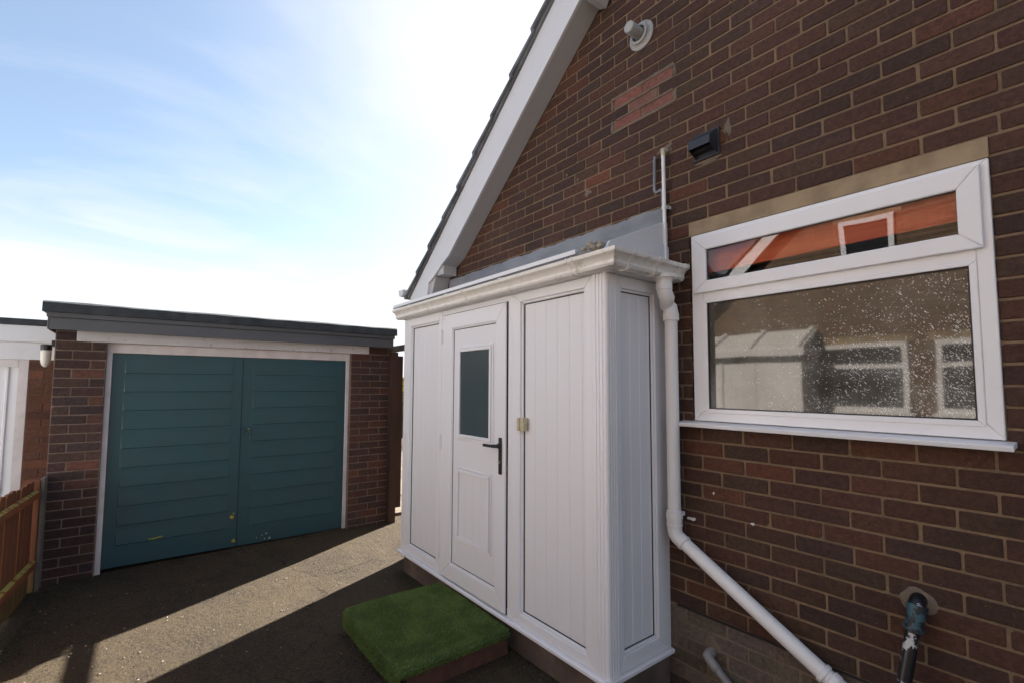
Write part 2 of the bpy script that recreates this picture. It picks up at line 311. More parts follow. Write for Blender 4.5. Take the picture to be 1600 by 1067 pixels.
# ------------------------------------------------------------------ mesh helpers
class MB:
    def __init__(s): s.v = []; s.f = []; s.mi = []; s.c = None
    def add(s, vs, fs, mi=0):
        b = len(s.v); s.v += [tuple(v) for v in vs]; s.f += [tuple(i+b for i in f) for f in fs]; s.mi += [mi]*len(fs); return s
    def box(s, x0, x1, y0, y1, z0, z1, mi=0):
        vs = [(x, y, z) for z in (z0, z1) for y in (y0, y1) for x in (x0, x1)]
        return s.add(vs, [(0, 2, 3, 1), (4, 5, 7, 6), (0, 1, 5, 4), (2, 6, 7, 3), (0, 4, 6, 2), (1, 3, 7, 5)], mi)
    def prism(s, pts, axis, a, b, mi=0):          # pts in the two other axes (in order xyz without axis)
        n = len(pts)
        def mk(p, t):
            return {'X': (t, p[0], p[1]), 'Y': (p[0], t, p[1]), 'Z': (p[0], p[1], t)}[axis]
        vs = [mk(p, a) for p in pts]+[mk(p, b) for p in pts]
        fs = [tuple(range(n)), tuple(range(2*n-1, n-1, -1))]+[(i, i+n, (i+1) % n+n, (i+1) % n) for i in range(n)]
        return s.add(vs, fs, mi)
    def tube(s, pts, r, n=20, caps=True, mi=0):   # r float or list
        pts = [Vector(p) for p in pts]; k = len(pts); rs = r if isinstance(r, (list, tuple)) else [r]*k
        d0 = (pts[1]-pts[0]).normalized(); a = d0.orthogonal().normalized(); vs = []; fs = []
        for i, p in enumerate(pts):
            if i == 0: t = d0; 
            elif i == k-1: t = (pts[-1]-pts[-2]).normalized()
            else: t = ((pts[i]-pts[i-1]).normalized()+(pts[i+1]-pts[i]).normalized()).normalized()
            a = (a-t*a.dot(t)).normalized(); b = t.cross(a)
            sc = 1
            if 0 < i < k-1: sc = 1/max(.5, math.cos((pts[i]-pts[i-1]).angle(pts[i+1]-pts[i])/2))
            for j in range(n):
                th = 2*math.pi*j/n; vs.append(p+(a*math.cos(th)+b*math.sin(th))*rs[i]*(sc if sc < 1.02 else 1))
        for i in range(k-1):
            for j in range(n): fs.append((i*n+j, i*n+(j+1) % n, (i+1)*n+(j+1) % n, (i+1)*n+j))
        if caps: fs += [tuple(range(n-1, -1, -1)), tuple((k-1)*n+j for j in range(n))]
        return s.add(vs, fs, mi)
    def lathe(s, prof, org, ax, n=28, mi=0):      # prof: (r, t) along axis
        ax = Vector(ax).normalized(); a = ax.orthogonal().normalized(); b = ax.cross(a); o = Vector(org); vs = []; fs = []
        for r, t in prof:
            for j in range(n):
                th = 2*math.pi*j/n; vs.append(o+ax*t+(a*math.cos(th)+b*math.sin(th))*max(r, 1e-5))
        for i in range(len(prof)-1):
            for j in range(n): fs.append((i*n+j, i*n+(j+1) % n, (i+1)*n+(j+1) % n, (i+1)*n+j))
        return s.add(vs, fs, mi)
    def build(s, name, mats, parent=None, bevel=0, smooth=None, seg=2, sharp=35):
        me = bpy.data.meshes.new(name); me.from_pydata(s.v, [], s.f)
        for m in (mats if isinstance(mats, (list, tuple)) else [mats]): me.materials.append(m)
        me.polygons.foreach_set('material_index', s.mi)
        if s.c is not None:
            at = me.color_attributes.new('bc', 'FLOAT_COLOR', 'POINT'); at.data.foreach_set('color', np.asarray(s.c, dtype=np.float32).ravel())
        me.update()
        bm = bmesh.new(); bm.from_mesh(me); 
        if s.c is None: bmesh.ops.recalc_face_normals(bm, faces=bm.faces)
        bm.to_mesh(me); bm.free()
        o = bpy.data.objects.new(name, me); COL.objects.link(o)
        if parent is not None:
            o.parent = parent
            top = parent
            o.location = -world_loc(top)
        if bevel:
            b = o.modifiers.new('bevel', 'BEVEL'); b.width = bevel; b.segments = seg; b.limit_method = 'ANGLE'; b.angle_limit = R(40)
        if smooth:
            me.shade_smooth() if hasattr(me, 'shade_smooth') else None
            try: me.set_sharp_from_angle(angle=R(sharp))
            except Exception: pass
        return o
def world_loc(o):
    v = Vector(o.location); p = o.parent
    while p: v = v+Vector(p.location); p = p.parent
    return v
def tag(o, label, cat=None, group=None, kind=None):
    if label: o['label'] = label
    if cat: o['category'] = cat
    if group: o['group'] = group
    if kind: o['kind'] = kind
    return o
def empty(name, loc, label, cat, group=None, rz=0):
    o = bpy.data.objects.new(name, None); COL.objects.link(o); o.location = loc; o.rotation_euler = (0, 0, rz); o.empty_display_size = .1
    return tag(o, label, cat, group)
def frame(mb, x0, x1, z0, z1, w, y0, y1, ws=None):      # four mitre-less members in an XZ frame
    l, r, b, t = ws if ws else (w, w, w, w)
    mb.prism([(x0, z0), (x0+l, z0+b), (x0+l, z1-t), (x0, z1)], 'Y', y0, y1)
    mb.prism([(x1, z0), (x1, z1), (x1-r, z1-t), (x1-r, z0+b)], 'Y', y0, y1)
    mb.prism([(x0, z0), (x1, z0), (x1-r, z0+b), (x0+l, z0+b)], 'Y', y0, y1)
    mb.prism([(x0, z1), (x0+l, z1-t), (x1-r, z1-t), (x1, z1)], 'Y', y0, y1)
    return mb
def frameX(mb, y0, y1, z0, z1, ws, x0, x1):
    l, r, b, t = ws
    mb.prism([(y0, z0), (y0+l, z0+b), (y0+l, z1-t), (y0, z1)], 'X', x0, x1)
    mb.prism([(y1, z0), (y1, z1), (y1-r, z1-t), (y1-r, z0+b)], 'X', x0, x1)
    mb.prism([(y0, z0), (y1, z0), (y1-r, z0+b), (y0+l, z0+b)], 'X', x0, x1)
    mb.prism([(y0, z1), (y0+l, z1-t), (y1-r, z1-t), (y1, z1)], 'X', x0, x1)
    return mb
def arc(c, a, b, r, t0, t1, n=7):
    c = Vector(c); a = Vector(a); b = Vector(b)
    return [c+(a*math.cos(t0+(t1-t0)*i/n)+b*math.sin(t0+(t1-t0)*i/n))*r for i in range(n+1)]

PAL = [((.066, .035, .0245), 6), ((.056, .032, .0235), 5), ((.070, .036, .0245), 5), ((.060, .037, .0245), 3), ((.078, .038, .0245), 2.5), ((.092, .042, .025), .9), ((.056, .035, .028), 1.5), ((.115, .048, .028), .2)]
PALG = [((.062, .031, .026), 6), ((.054, .030, .026), 5), ((.080, .036, .027), 3), ((.070, .038, .028), 2), ((.110, .044, .029), .8), ((.048, .030, .028), 2)]
PALP = [((.120, .094, .072), 5), ((.105, .080, .060), 3), ((.135, .108, .084), 3), ((.06, .040, .033), .7)]
def pick(pal, tint=(1.0, 1.0, 1.0)):
    if pal is PAL: tint = (1.02, .87, .79)
    w = [x[1] for x in pal]; c = random.choices(pal, w)[0][0]; k = random.uniform(.85, 1.15)
    return tuple(x*k*t*random.uniform(.95, 1.05) for x, t in zip(c, tint))
class Bricks(MB):
    def __init__(s): super().__init__(); s.c = []
    def brick(s, O, U, N_, u0, u1, z0, z1, col, depth=.012, proud=0., cut=None):
        g = .0047; j = lambda k=.0020: random.uniform(-k, k)
        u0 += g+j(); u1 -= g+j(); z0 += g+j(.0008); z1 -= g+j(.0008)
        if u1-u0 < .02: return
        pr = proud+random.uniform(-.0014, .0012); tilt = random.uniform(-.0012, .0012)
        c = [random.uniform(.0015, .0065) if random.random() > .025 else random.uniform(.008, .014) for _ in range(4)]
        def ring(inset, d):
            a, b, e, f = u0+inset, u1-inset, z0+inset, z1-inset
            pts = [(a+c[0], e), (b-c[1], e), (b, e+c[1]), (b, f-c[2]), (b-c[2], f), (a+c[3], f), (a, f-c[3]), (a, e+c[0])]
            mid = (u0+u1)/2
            return [O+U*p[0]+Vector((0, 0, p[1]))+N_*(d+tilt*(p[0]-mid)/.1) for p in pts]
        A = ring(0, -depth); B = ring(0, pr-.0030); C = ring(.0030, pr)
        b0 = len(s.v); s.v += [tuple(p) for p in A+B+C]; s.c += [(*col, 1)]*24
        for r in (0, 8):
            for i in range(8): s.f.append((b0+r+i, b0+r+(i+1) % 8, b0+r+8+(i+1) % 8, b0+r+8+i)); s.mi.append(0)
        s.f.append(tuple(b0+16+i for i in range(8))); s.mi.append(0)
    def flat(s, pts, mi=1, col=(1, 1, 1)):
        b0 = len(s.v); s.v += [tuple(p) for p in pts]; s.c += [(*col, 1)]*len(pts); s.f.append(tuple(range(b0, b0+len(pts)))); s.mi.append(mi)

# ------------------------------------------------------------------ ground
def gz(x, y):
    t = min(1, max(0, (x+5.35)/1.35)); s = t*t*(3-2*t)
    return -.026-.074*s+.012*max(-3, min(0, y+.5))*(1-s)
def build_ground():
    xs = [-400, -150, -60, -30, -18, -12, -9, -7.5]+list(np.arange(-6.6, 2.0, .05))+[2.5, 4, 7, 12, 30, 100, 400]
    ys = [-400, -150, -60, -30, -16, -10, -8, -6, -5]+list(np.arange(-4.2, .4, .05))+[.8, 1.5, 3, 5, 8, 12, 20, 40, 120, 400]
    X, Y = np.meshgrid(xs, ys, indexing='xy'); Z = np.vectorize(gz)(X, Y)
    near = (X > -6.6) & (X < 2) & (Y > -4.2) & (Y < .35)
    nz = np.zeros_like(Z)
    for k in range(14):
        fx, fy = rng.uniform(-9, 9, 2)*(1+k*.4); nz += np.sin(X*fx+Y*fy+rng.uniform(0, 6))*.0009/(1+k*.25)
    Z = Z+np.where(near, nz, 0)
    h, w = X.shape; mb = MB()
    mb.v = list(zip(X.ravel().tolist(), Y.ravel().tolist(), Z.ravel().tolist()))
    mb.f = [(j*w+i, j*w+i+1, (j+1)*w+i+1, (j+1)*w+i) for j in range(h-1) for i in range(w-1)]; mb.mi = [0]*len(mb.f)
    o = mb.build('ground', M['ground'], smooth=True, sharp=180); o['kind'] = 'structure'; o['label'] = 'worn speckled tarmac drive, half in shadow'
    p = MB()
    for i in range(9):
        for j in range(4):
            x0 = -13.2+i*.86; y0 = -.1+j*.62
            p.box(x0, x0+.85, y0, y0+.61, -.10, gz(-6, 0)+.03+random.uniform(0, .006))
    for i in range(7):
        for j in range(5): p.box(-20+i*.95, -19.06+i*.95, 1.5+j*.9, 2.39+j*.9, -.1, gz(-6, 0)+.03+random.uniform(0, .006))
    o = p.build('path', M['paving'], bevel=.006); o['kind'] = 'structure'; o['label'] = 'pale sunlit paving slabs behind the gate'
build_ground()

# ------------------------------------------------------------------ brick house
XL, XR, YB = -4.45, 3.95, 8.5
RIDGE = (XL+XR)/2
SL = .808
def rake(x): return 2.75+SL*((x if x <= RIDGE else 2*RIDGE-x)+3.823)
WX0, WX1, WZ0, WZ1 = -1.487, -.2865, 1.331, 2.354      # window opening
house = empty('brick_house', (XL, 0, -.1), 'dark brown brick gable house with a white framed window and white bargeboard', 'house')
def house_wall():
    B = Bricks(); O = Vector((0, 0, 0)); U = Vector((1, 0, 0)); Nn = Vector((0, -1, 0))
    z00 = .034; holes = [(WX0, WX1, WZ0, WZ1)]; lint = (-1.487, -.2865, 2.354, 2.434)
    kmax = int((rake(RIDGE)-z00)/.075)+1
    for k in range(-3, kmax):
        z0 = z00+k*.075; z1 = z0+.075; zc = (z0+z1)/2
        off = (0 if k % 2 == 0 else .1125)
        if k >= 31: off += (.27 if k < 41 else .43)*.225
        u = -1.4368+off-.225*16
        a = XL; 
        edges = [XL]
        while u < XR:
            if u > XL+.03: edges.append(u+random.uniform(-.006, .006))
            u += .225
        edges.append(XR)
        for a, b in zip(edges[:-1], edges[1:]):
            if z1 > rake(a)+.12 and z1 > rake(b)+.12: continue
            if min(z0-rake(a), z0-rake(b)) > 0: continue
            segs = [(a, b)]
            for (h0, h1, g0, g1) in holes+[lint]:
                if g0 < zc < g1:
                    ns = []
                    for (p, q) in segs:
                        if q <= h0 or p >= h1: ns.append((p, q)); continue
                        if p < h0: ns.append((p, h0+.004))
                        if q > h1: ns.append((h1-.004, q))
                    segs = ns
            zz0, zz1 = z0, z1
            for (p, q) in segs:
                if q-p < .03: continue
                pal = PALP if k < 4 else PAL
                col = pick(pal)
                mid = (p+q)/2
                if (k in (42, 44) and -2.03 < mid < -1.56) or (k == 43 and -1.93 < mid < -1.68):
                    col = (.225*random.uniform(.92, 1.08), .085, .064) if k != 43 else (.215, .098, .075)
                B.brick(O, U, Nn, p, q, zz0, zz1, col)
    # mortar sheets, recessed
    y = .0045; P = lambda x, z: (x, y, z)
    xs = [XL, WX0, WX1, XR]; zb = -.2
    B.flat([P(XL, zb), P(WX0, zb), P(WX0, rake(WX0)), P(XL, rake(XL))]); B.flat([(XL, .0035, zb), (-.60, .0035, zb), (-.60, .0035, .334), (XL, .0035, .334)], 2)
    B.flat([P(WX0, zb), P(WX1, zb), P(WX1, WZ0), P(WX0, WZ0)])
    B.flat([P(WX0, WZ1), P(WX1, WZ1), P(WX1, rake(WX1)), P(WX0, rake(WX0))])
    B.flat([P(WX1, zb), P(XR, zb), P(XR, rake(XR)), P(WX1, rake(WX1))] if WX1 > RIDGE else [P(WX1, zb), P(XR, zb), P(XR, rake(XR)), P(RIDGE, rake(RIDGE)), P(WX1, rake(WX1))])
    B.build('wall', [M['brick'], M['mortar'], M['plinthmortar']], house)
    # reveals of the opening, side and rear walls
    for (x0, x1, z0, z1) in ((WX0-.11, WX0, WZ0-.1, WZ1), (WX1, WX1+.11, WZ0-.1, WZ1)): r = MB(); r.box(x0, x1, .013, .25, z0, z1); r.build('reveal', M['bp_y'], house)
    for x0, x1, xx in ((XL, XL+.2, XL), (XR-.2, XR, XR)): s = MB(); s.box(x0, x1, .013, YB, -.2, rake(xx)-.02); s.build('side_wall', M['bp_y'], house)
    s = MB(); s.prism([(XL, -.2), (XR, -.2), (XR, rake(XR)-.05), (RIDGE, rake(RIDGE)-.05), (XL, rake(XL)-.05)], 'Y', YB-.2, YB); s.build('rear_wall', M['bp_x'], house)
    s = MB(); s.box(-3.4, .5, 2.4, 2.5, -.1, 2.7); s.box(-3.4, -3.3, .02, 2.4, -.1, 2.7); s.box(.4, .5, .02, 2.4, -.1, 2.7); s.box(-3.4, .5, .02, 2.5, 2.7, 2.75); s.box(-3.4, .5, .02, 2.5, -.1, 0)
    s.box(-3.3, WX0-.12, .02, .1, 0, 2.7); s.box(WX1+.12, .4, .02, .1, 0, 2.7); s.box(WX0-.12, WX1+.12, .02, .1, 0, WZ0-.12); s.box(WX0-.12, WX1+.12, .02, .1, WZ1+.1, 2.7)
    s.build('room_shell', M['room'], house)
    d = MB(); d.box(-1.60, -.62, -.006, -.001, .328, .338); d.build('damp_course', M['gasket'], house)
    l = MB(); l.box(-1.487, -.2865, -.004, .1, 2.3545, 2.432); l.build('lintel', M['lintel'], house, bevel=.003)
house_wall()
def house_roof():
    # tiles: courses climb from the eaves, each a thin tilted slab overhanging the verge
    t = MB(); e0 = -4.70; y0, y1 = -.225, YB+.2
    ang = math.atan(SL); ca, sa = math.cos(ang), math.sin(ang)
    def roofline(x): return rake(x)+.385          # underside of the tiles
    for side in (1, -1):
        x = e0; n = 0
        while x < RIDGE:
            xe = min(x+.262, RIDGE); 
            za = roofline(x)+.028; zb = roofline(xe)+.004
            jx = random.uniform(-.004, .004)
            pts = [(x+jx, roofline(x)+.004+jx), (x+jx-.008, za+.012), (xe+.03, zb+.022), (xe+.03, zb+.004)]
            if side < 0: pts = [(2*RIDGE-p[0], p[1]) for p in pts]
            t.prism(pts, 'Y', y0+random.uniform(-.006, .006), y1); x += .262
    t.tube([(RIDGE, y0, roofline(RIDGE)+.0), (RIDGE, y1, roofline(RIDGE)+.0)], .11, 16)
    t.build('roof', M['tile'], house)
    u = MB()                                        # verge underlay, mortar bed under the tiles
    for s_ in (1, -1):
        pts = [(-4.66, roofline(-4.66)-.03), (RIDGE, roofline(RIDGE)-.03), (RIDGE, roofline(RIDGE)+.003), (-4.66, roofline(-4.66)+.003)]
        if s_ < 0: pts = [(2*RIDGE-p[0], p[1]) for p in pts]
        u.prism(pts, 'Y', -.20, YB+.1)
    u.build('verge_bed', M['tile'], house)
    for s_ in (1, -1):
        b = MB()
        top = lambda x: rake(x)+.355
        pts = [(-4.64, 2.22), (-4.30, 2.22), (-4.245, 2.53), (-4.10, 2.595), (-4.0, 2.66), (-3.85, rake(-3.85)), (RIDGE, rake(RIDGE)), (RIDGE, top(RIDGE)), (-4.64, top(-4.64))]
        if s_ < 0: pts = [(2*RIDGE-p[0], p[1]) for p in pts]
        b.prism(pts, 'Y', -.18, -.158); b.build('bargeboard', M['paint_white'], house, bevel=.002)
        f = MB()
        pts = [(-3.985, 2.672), (-3.85, rake(-3.85)+.004), (RIDGE, rake(RIDGE)+.002), (RIDGE, rake(RIDGE)+.02), (-3.985, 2.69)]
        if s_ < 0: pts = [(2*RIDGE-p[0], p[1]) for p in pts]
        f.prism(pts, 'Y', -.157, -.001); 
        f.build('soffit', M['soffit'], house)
        e = MB()
        pts = [(-4.62, 2.25), (-4.255, 2.25), (-4.19, 2.46), (-4.125, 2.583), (-4.62, 2.583)]
        if s_ < 0: pts = [(2*RIDGE-p[0], p[1]) for p in pts]
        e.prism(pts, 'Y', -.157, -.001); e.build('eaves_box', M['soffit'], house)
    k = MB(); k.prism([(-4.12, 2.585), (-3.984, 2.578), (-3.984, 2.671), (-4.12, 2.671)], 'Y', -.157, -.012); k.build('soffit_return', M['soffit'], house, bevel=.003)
    # purlin end box near the top of the picture
    k = MB(); pts = [(-2.118, 4.092), (-2.060, 4.066), (-1.90, 4.36), (-2.10, 4.36)]
    k.prism(pts, 'Y', -.157, -.012); k.build('purlin_end', M['soffit'], house, bevel=.004)
    g = MB(); prof = [(0, 0), (-.01, -.05), (-.05, -.075), (-.10, -.06), (-.115, 0), (-.105, 0), (-.095, -.05), (-.05, -.064), (-.02, -.045), (-.012, 0)]
    g.prism([(-4.66+p[0], 2.525+p[1]) for p in prof], 'Y', -.25, YB); g.prism([(-4.66+p[0], 2.525+p[1]) for p in prof[:5]], 'Y', -.256, -.25)
    g.build('eaves_gutter', M['paint_white'], house)
    f = MB(); f.box(-4.66, -4.63, -.15, YB, 2.36, 2.60); f.build('eaves_fascia', M['paint_white'], house)
house_roof()
def house_window():
    Y0 = -.012
    w = MB(); frame(w, WX0+.018, WX1-.001, WZ0+.014, WZ1-.004, .05, Y0, .058, (.066, .046, .058, .036))
    w.box(WX0+.084, WX1-.047, Y0+.001, .057, 1.985, 2.035)
    win = w.build('window', M['pvc_win'], house, bevel=.004)
    s = MB(); frame(s, -1.453, -.310, 2.024, 2.330, .07, Y0-.020, Y0-.001, (.080, .066, .064, .076)); sb = s.build('sash', M['pvc_win'], win, bevel=.005)
    b = MB(); frame(b, -1.405, -.333, 1.388, 1.986, .02, Y0-.004, .012, (.022, .022, .022, .018)); b.build('bead', M['pvc_win'], win, bevel=.003)
    g = MB(); frame(g, -1.384, -.354, 1.409, 1.969, .006, Y0+.001, .010); g.box(-1.3715, -.3765, -.021, -.017, 2.250, 2.2535); g.box(-1.3725, -1.369, -.021, -.017, 2.090, 2.252); g.build('gasket', M['gasket'], win)
    p = MB(); p.box(-1.375, -.374, -.020, -.014, 2.086, 2.256); p.build('top_pane', M['glass'], win)
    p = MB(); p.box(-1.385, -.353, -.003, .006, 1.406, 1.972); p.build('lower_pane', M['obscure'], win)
    s = MB(); s.prism([(-.075, 1.312), (-.078, 1.330), (-.068, 1.334), (.05, 1.3465), (.05, 1.325), (-.062, 1.317)], 'X', -1.545, -.262); s.build('window_sill', M['pvc_win'], house, bevel=.003)
    r = empty('roller_blind', (-.87, .075, 2.10), 'orange red roller blind half lowered behind the top pane of the window', 'blind')
    c = MB(); 
    n = 46; vs = []; fs = []
    for i in range(n+1):
        x = -1.410+1.07*i/n; zb = 2.145+.016*(i/n)+.002*math.sin(i*.9)
        for z in (zb, 2.312): vs += [(x, .047+.002*math.sin(i*1.3), z), (x, .0485+.002*math.sin(i*1.3), z)]
    for i in range(n):
        a = i*4; b_ = a+4; fs += [(a, b_, b_+2, a+2), (a+1, a+3, b_+3, b_+1), (a, a+1, b_+1, b_), (a+2, b_+2, b_+3, a+3)]
    c.add(vs, fs); c.build('fabric', M['blind'], r)
    t = MB(); t.tube([(-1.41, .0478, 2.146), (-.34, .0478, 2.162)], .006, 10); t.build('bottom_bar', M['blind'], r)
house_window()
def lead():
    l = MB(); n = 70; vs = []; fs = []
    for i in range(n+1):
        x = -4.12+(2.485)*i/n; top = 2.563+.012*(i/n)+.004*math.sin(i*.7)+.003*math.sin(i*2.3)
        y = -.010-.003*math.sin(i*.5)-.002*math.sin(i*1.7)
        vs += [(x, -.002, top), (x, y-.002, top-.004), (x, y-.004, 2.46), (x, -.07, 2.418), (x, -.07, 2.405), (x, -.002, 2.405)]
    for i in range(n):
        for j in range(6): a = i*6; fs.append((a+j, a+6+j, a+6+(j+1) % 6, a+(j+1) % 6))
    fs += [tuple(range(6)), tuple(n*6+j for j in (5, 4, 3, 2, 1, 0))]
    l.add(vs, fs)
    tag(l.build('lead_flashing', M['lead'], smooth=True), 'long grey lead flashing dressed on the brick wall above the porch roof', 'flashing')
lead()
def dab(name, x, z, rx, rz, seed, proud=.006, m='dab', irr=1.0):
    rd = random.Random(seed); b = MB(); n = 22; vs = [(x, -proud, z)]; fs = []
    for k, (s, y) in enumerate(((.5, proud*.9), (.85, proud*.5), (1, -.002))):
        for j in range(n):
            th = 2*math.pi*j/n; rr = s*(1+irr*(.22*math.sin(3*th+seed)+.14*math.sin(5*th+seed*2)+rd.uniform(-.08, .08))); vs.append((x+rx*rr*math.cos(th), -y, z+rz*rr*math.sin(th)))
    for j in range(n): fs.append((0, 1+j, 1+(j+1) % n))
    for k in range(2):
        for j in range(n): fs.append((1+k*n+j, 1+(k+1)*n+j, 1+(k+1)*n+(j+1) % n, 1+k*n+(j+1) % n))
    b.add(vs, fs); return b.build('mortar_patch', M[m], house, smooth=True)
dab('m', -2.252, 2.855, .034, .022, 2); dab('m', -1.63, 2.915, .05, .028, 5); dab('m', -1.70, 2.886, .02, .018, 8)
dab('m', -1.25, 2.885, .022, .045, 4); dab('m', -1.36, 2.745, .07, .018, 6); dab('m', -.553, .712, .060, .050, 9, .010, irr=.3)
dab('m', -1.177, .86, .010, .007, 11, .004, 'paint_white'); dab('m', -1.376, .972, .005, .008, 12, .004, 'paint_white'); dab('m', -1.405, .20, .045, .035, 3)
for x, z, rx, rz, sd in ((-2.028, 3.37, .012, .04, 21), (-2.03, 3.22, .012, .04, 22), (-1.56, 3.37, .012, .035, 23), (-1.56, 3.22, .014, .04, 24), (-1.69, 3.296, .012, .03, 25), (-2.46, 3.05, .008, .02, 26), (-2.35, 2.98, .01, .014, 27)): dab('m', x, z, rx, rz, sd, .004)

def repair_joints():
    rd = random.Random(12); b = MB()
    zr = [.034+.075*k for k in (42, 43, 44, 45)]
    u = lambda k: -1.4368+.43*.225-.225*16+.225*k
    spans = {42: (-2.02, -1.565), 43: (-1.93, -1.68), 44: (-2.02, -1.565)}
    def strip(xa, xb, z, hh=.006):
        n = 14; vs = []
        for i in range(n+1):
            x = xa+(xb-xa)*i/n; h = hh+rd.uniform(0, hh); vs += [(x, -.0035, z-h), (x, -.0045, z), (x, -.0035, z+h*.9), (x, .004, z+h), (x, .004, z-h)]
        fs = [tuple(i*5+j for j in q) for i in range(n) for q in ((0, 5, 6, 1), (1, 6, 7, 2), (2, 7, 8, 3), (4, 9, 5, 0))]
        m = MB(); m.add(vs, fs); m.build('repair_joint', M['dab'], house, smooth=True)
    strip(-2.03, -1.56, zr[0]); strip(-2.03, -1.56, zr[3]); strip(-2.0, -1.57, zr[1], .0042); strip(-2.0, -1.57, zr[2], .0042)
repair_joints()

# ------------------------------------------------------------------ fixtures on the gable
def flue():
    r = empty('boiler_flue', (-1.785, 0, 3.71), 'round grey boiler flue with a stub pipe high on the brick gable', 'flue')
    c = (-1.785, -.001, 3.712)
    m = MB(); m.lathe([(0, 0), (.088, 0), (.090, .006), (.084, .012), (.070, .014), (.066, .020), (.05, .022)], c, (0, -1, 0), 36); m.build('wall_plate', M['flue'], r, smooth=True)
    m = MB(); m.lathe([(.052, .018), (.060, .020), (.062, .034), (.054, .038), (.048, .038)], c, (0, -1, 0), 32); m.build('collar', M['flue'], r, smooth=True)
    m = MB(); m.lathe([(.036, .03), (.036, .125), (.033, .130), (.0, .131)], c, (0, -1, 0), 28); m.build('flue_pipe', M['flue'], r, smooth=True)
flue()
def vent():
    r = empty('extractor_vent', (-1.365, 0, 2.83), 'square black extractor vent with a sloping cowl on the brick wall', 'vent')
    m = MB(); m.box(-1.440, -1.292, -.012, .0, 2.762, 2.910); m.build('back_plate', M['vent'], r, bevel=.003)
    m = MB(); x0, x1 = -1.428, -1.302
    # hood shell: sloping top, two cheeks, open underneath
    m.prism([(-.0125, 2.902), (-.088, 2.848), (-.092, 2.800), (-.086, 2.800), (-.082, 2.845), (-.0125, 2.893)], 'X', x0, x1)
    for a, b in ((x0, x0+.005), (x1-.005, x1)): m.prism([(-.0125, 2.893), (-.082, 2.845), (-.086, 2.800), (-.0125, 2.768)], 'X', a, b)
    m.build('cowl', M['vent'], r, bevel=.0015)
    m = MB()
    for i in range(4): m.box(x0+.008, x1-.008, -.05+i*.010, -.046+i*.010, 2.79, 2.86)
    m.build('flap', M['black'], r)
vent()
def small_pipes():
    r = empty('overflow_pipe', (-1.62, 0, 2.24), 'thin white overflow pipe running down the brick wall to the gutter', 'pipe')
    y = -.035; m = MB()
    m.tube([(-1.622, .0, 2.905)]+[(-1.622, y+.018*(1-math.sin(a)), 2.905-.018*(1-math.cos(a))) for a in np.linspace(0, math.pi/2, 6)]+[(-1.618, y, 2.24)], .0105, 16)
    m.build('tube', M['pipe'], r, smooth=True)
    m = MB(); m.tube([(-1.622, y, 2.905), (-1.622, y, 2.865)], .0135, 16); m.build('elbow', M['cream'], r, smooth=True)
    for z in (2.555,):
        m = MB(); m.tube([(-1.62, y, z+.007), (-1.62, y, z-.007)], .015, 14); m.box(-1.622, -1.598, -.03, -.018, z-.005, z+.005); m.box(-1.605, -1.598, -.03, 0, z-.009, z+.009); m.build('clip', M['pipe'], r)
    m = MB(); m.tube([(-1.69, .0, 2.885), (-1.69, -.02, 2.883), (-1.69, -.024, 2.87), (-1.693, -.024, 2.69), (-1.69, -.024, 2.674), (-1.675, -.024, 2.664), (-1.655, -.024, 2.672), (-1.642, -.024, 2.668), (-1.638, -.024, 2.65), (-1.637, -.024, 2.20)], .0085, 12)
    tag(m.build('lead_pipe', M['lead'], smooth=True), 'thin dark grey lead pipe with a kink beside the white overflow pipe', 'pipe')
small_pipes()

# ------------------------------------------------------------------ porch
PX0, PX1, PY = -4.03, -1.640, -.5215
porch = empty('porch', (PX0, PY, -.1), 'white plastic lean-to porch with panelled walls against the brick house', 'porch')
def planks_y(mb, x0, x1, z0, z1, y, step=.1, ph=0):    # vertical tongue and groove boards facing -Y
    xs = [x0]; x = x0+ph if ph else x0+step
    while x < x1-.01: xs.append(x); x += step
    xs.append(x1); pts = []
    for i, x in enumerate(xs):
        if i in (0, len(xs)-1): pts.append((x, y))
        else: pts += [(x-.004, y), (x-.0012, y+.0022), (x+.0012, y+.0022), (x+.004, y)]
    mb.prism(pts+[(x1, y+.02), (x0, y+.02)], 'Z', z0, z1)
def planks_x(mb, y0, y1, z0, z1, x, step=.1):
    ys = [y0]; v = y0+step
    while v < y1-.01: ys.append(v); v += step
    ys.append(y1); pts = []
    for i, v in enumerate(ys):
        if i in (0, len(ys)-1): pts.append((x, v))
        else: pts += [(x, v-.004), (x-.0022, v-.0012), (x-.0022, v+.0012), (x, v+.004)]
    mb.prism([(x-.02, y0)]+pts+[(x-.02, y1)], 'Z', z0, z1)
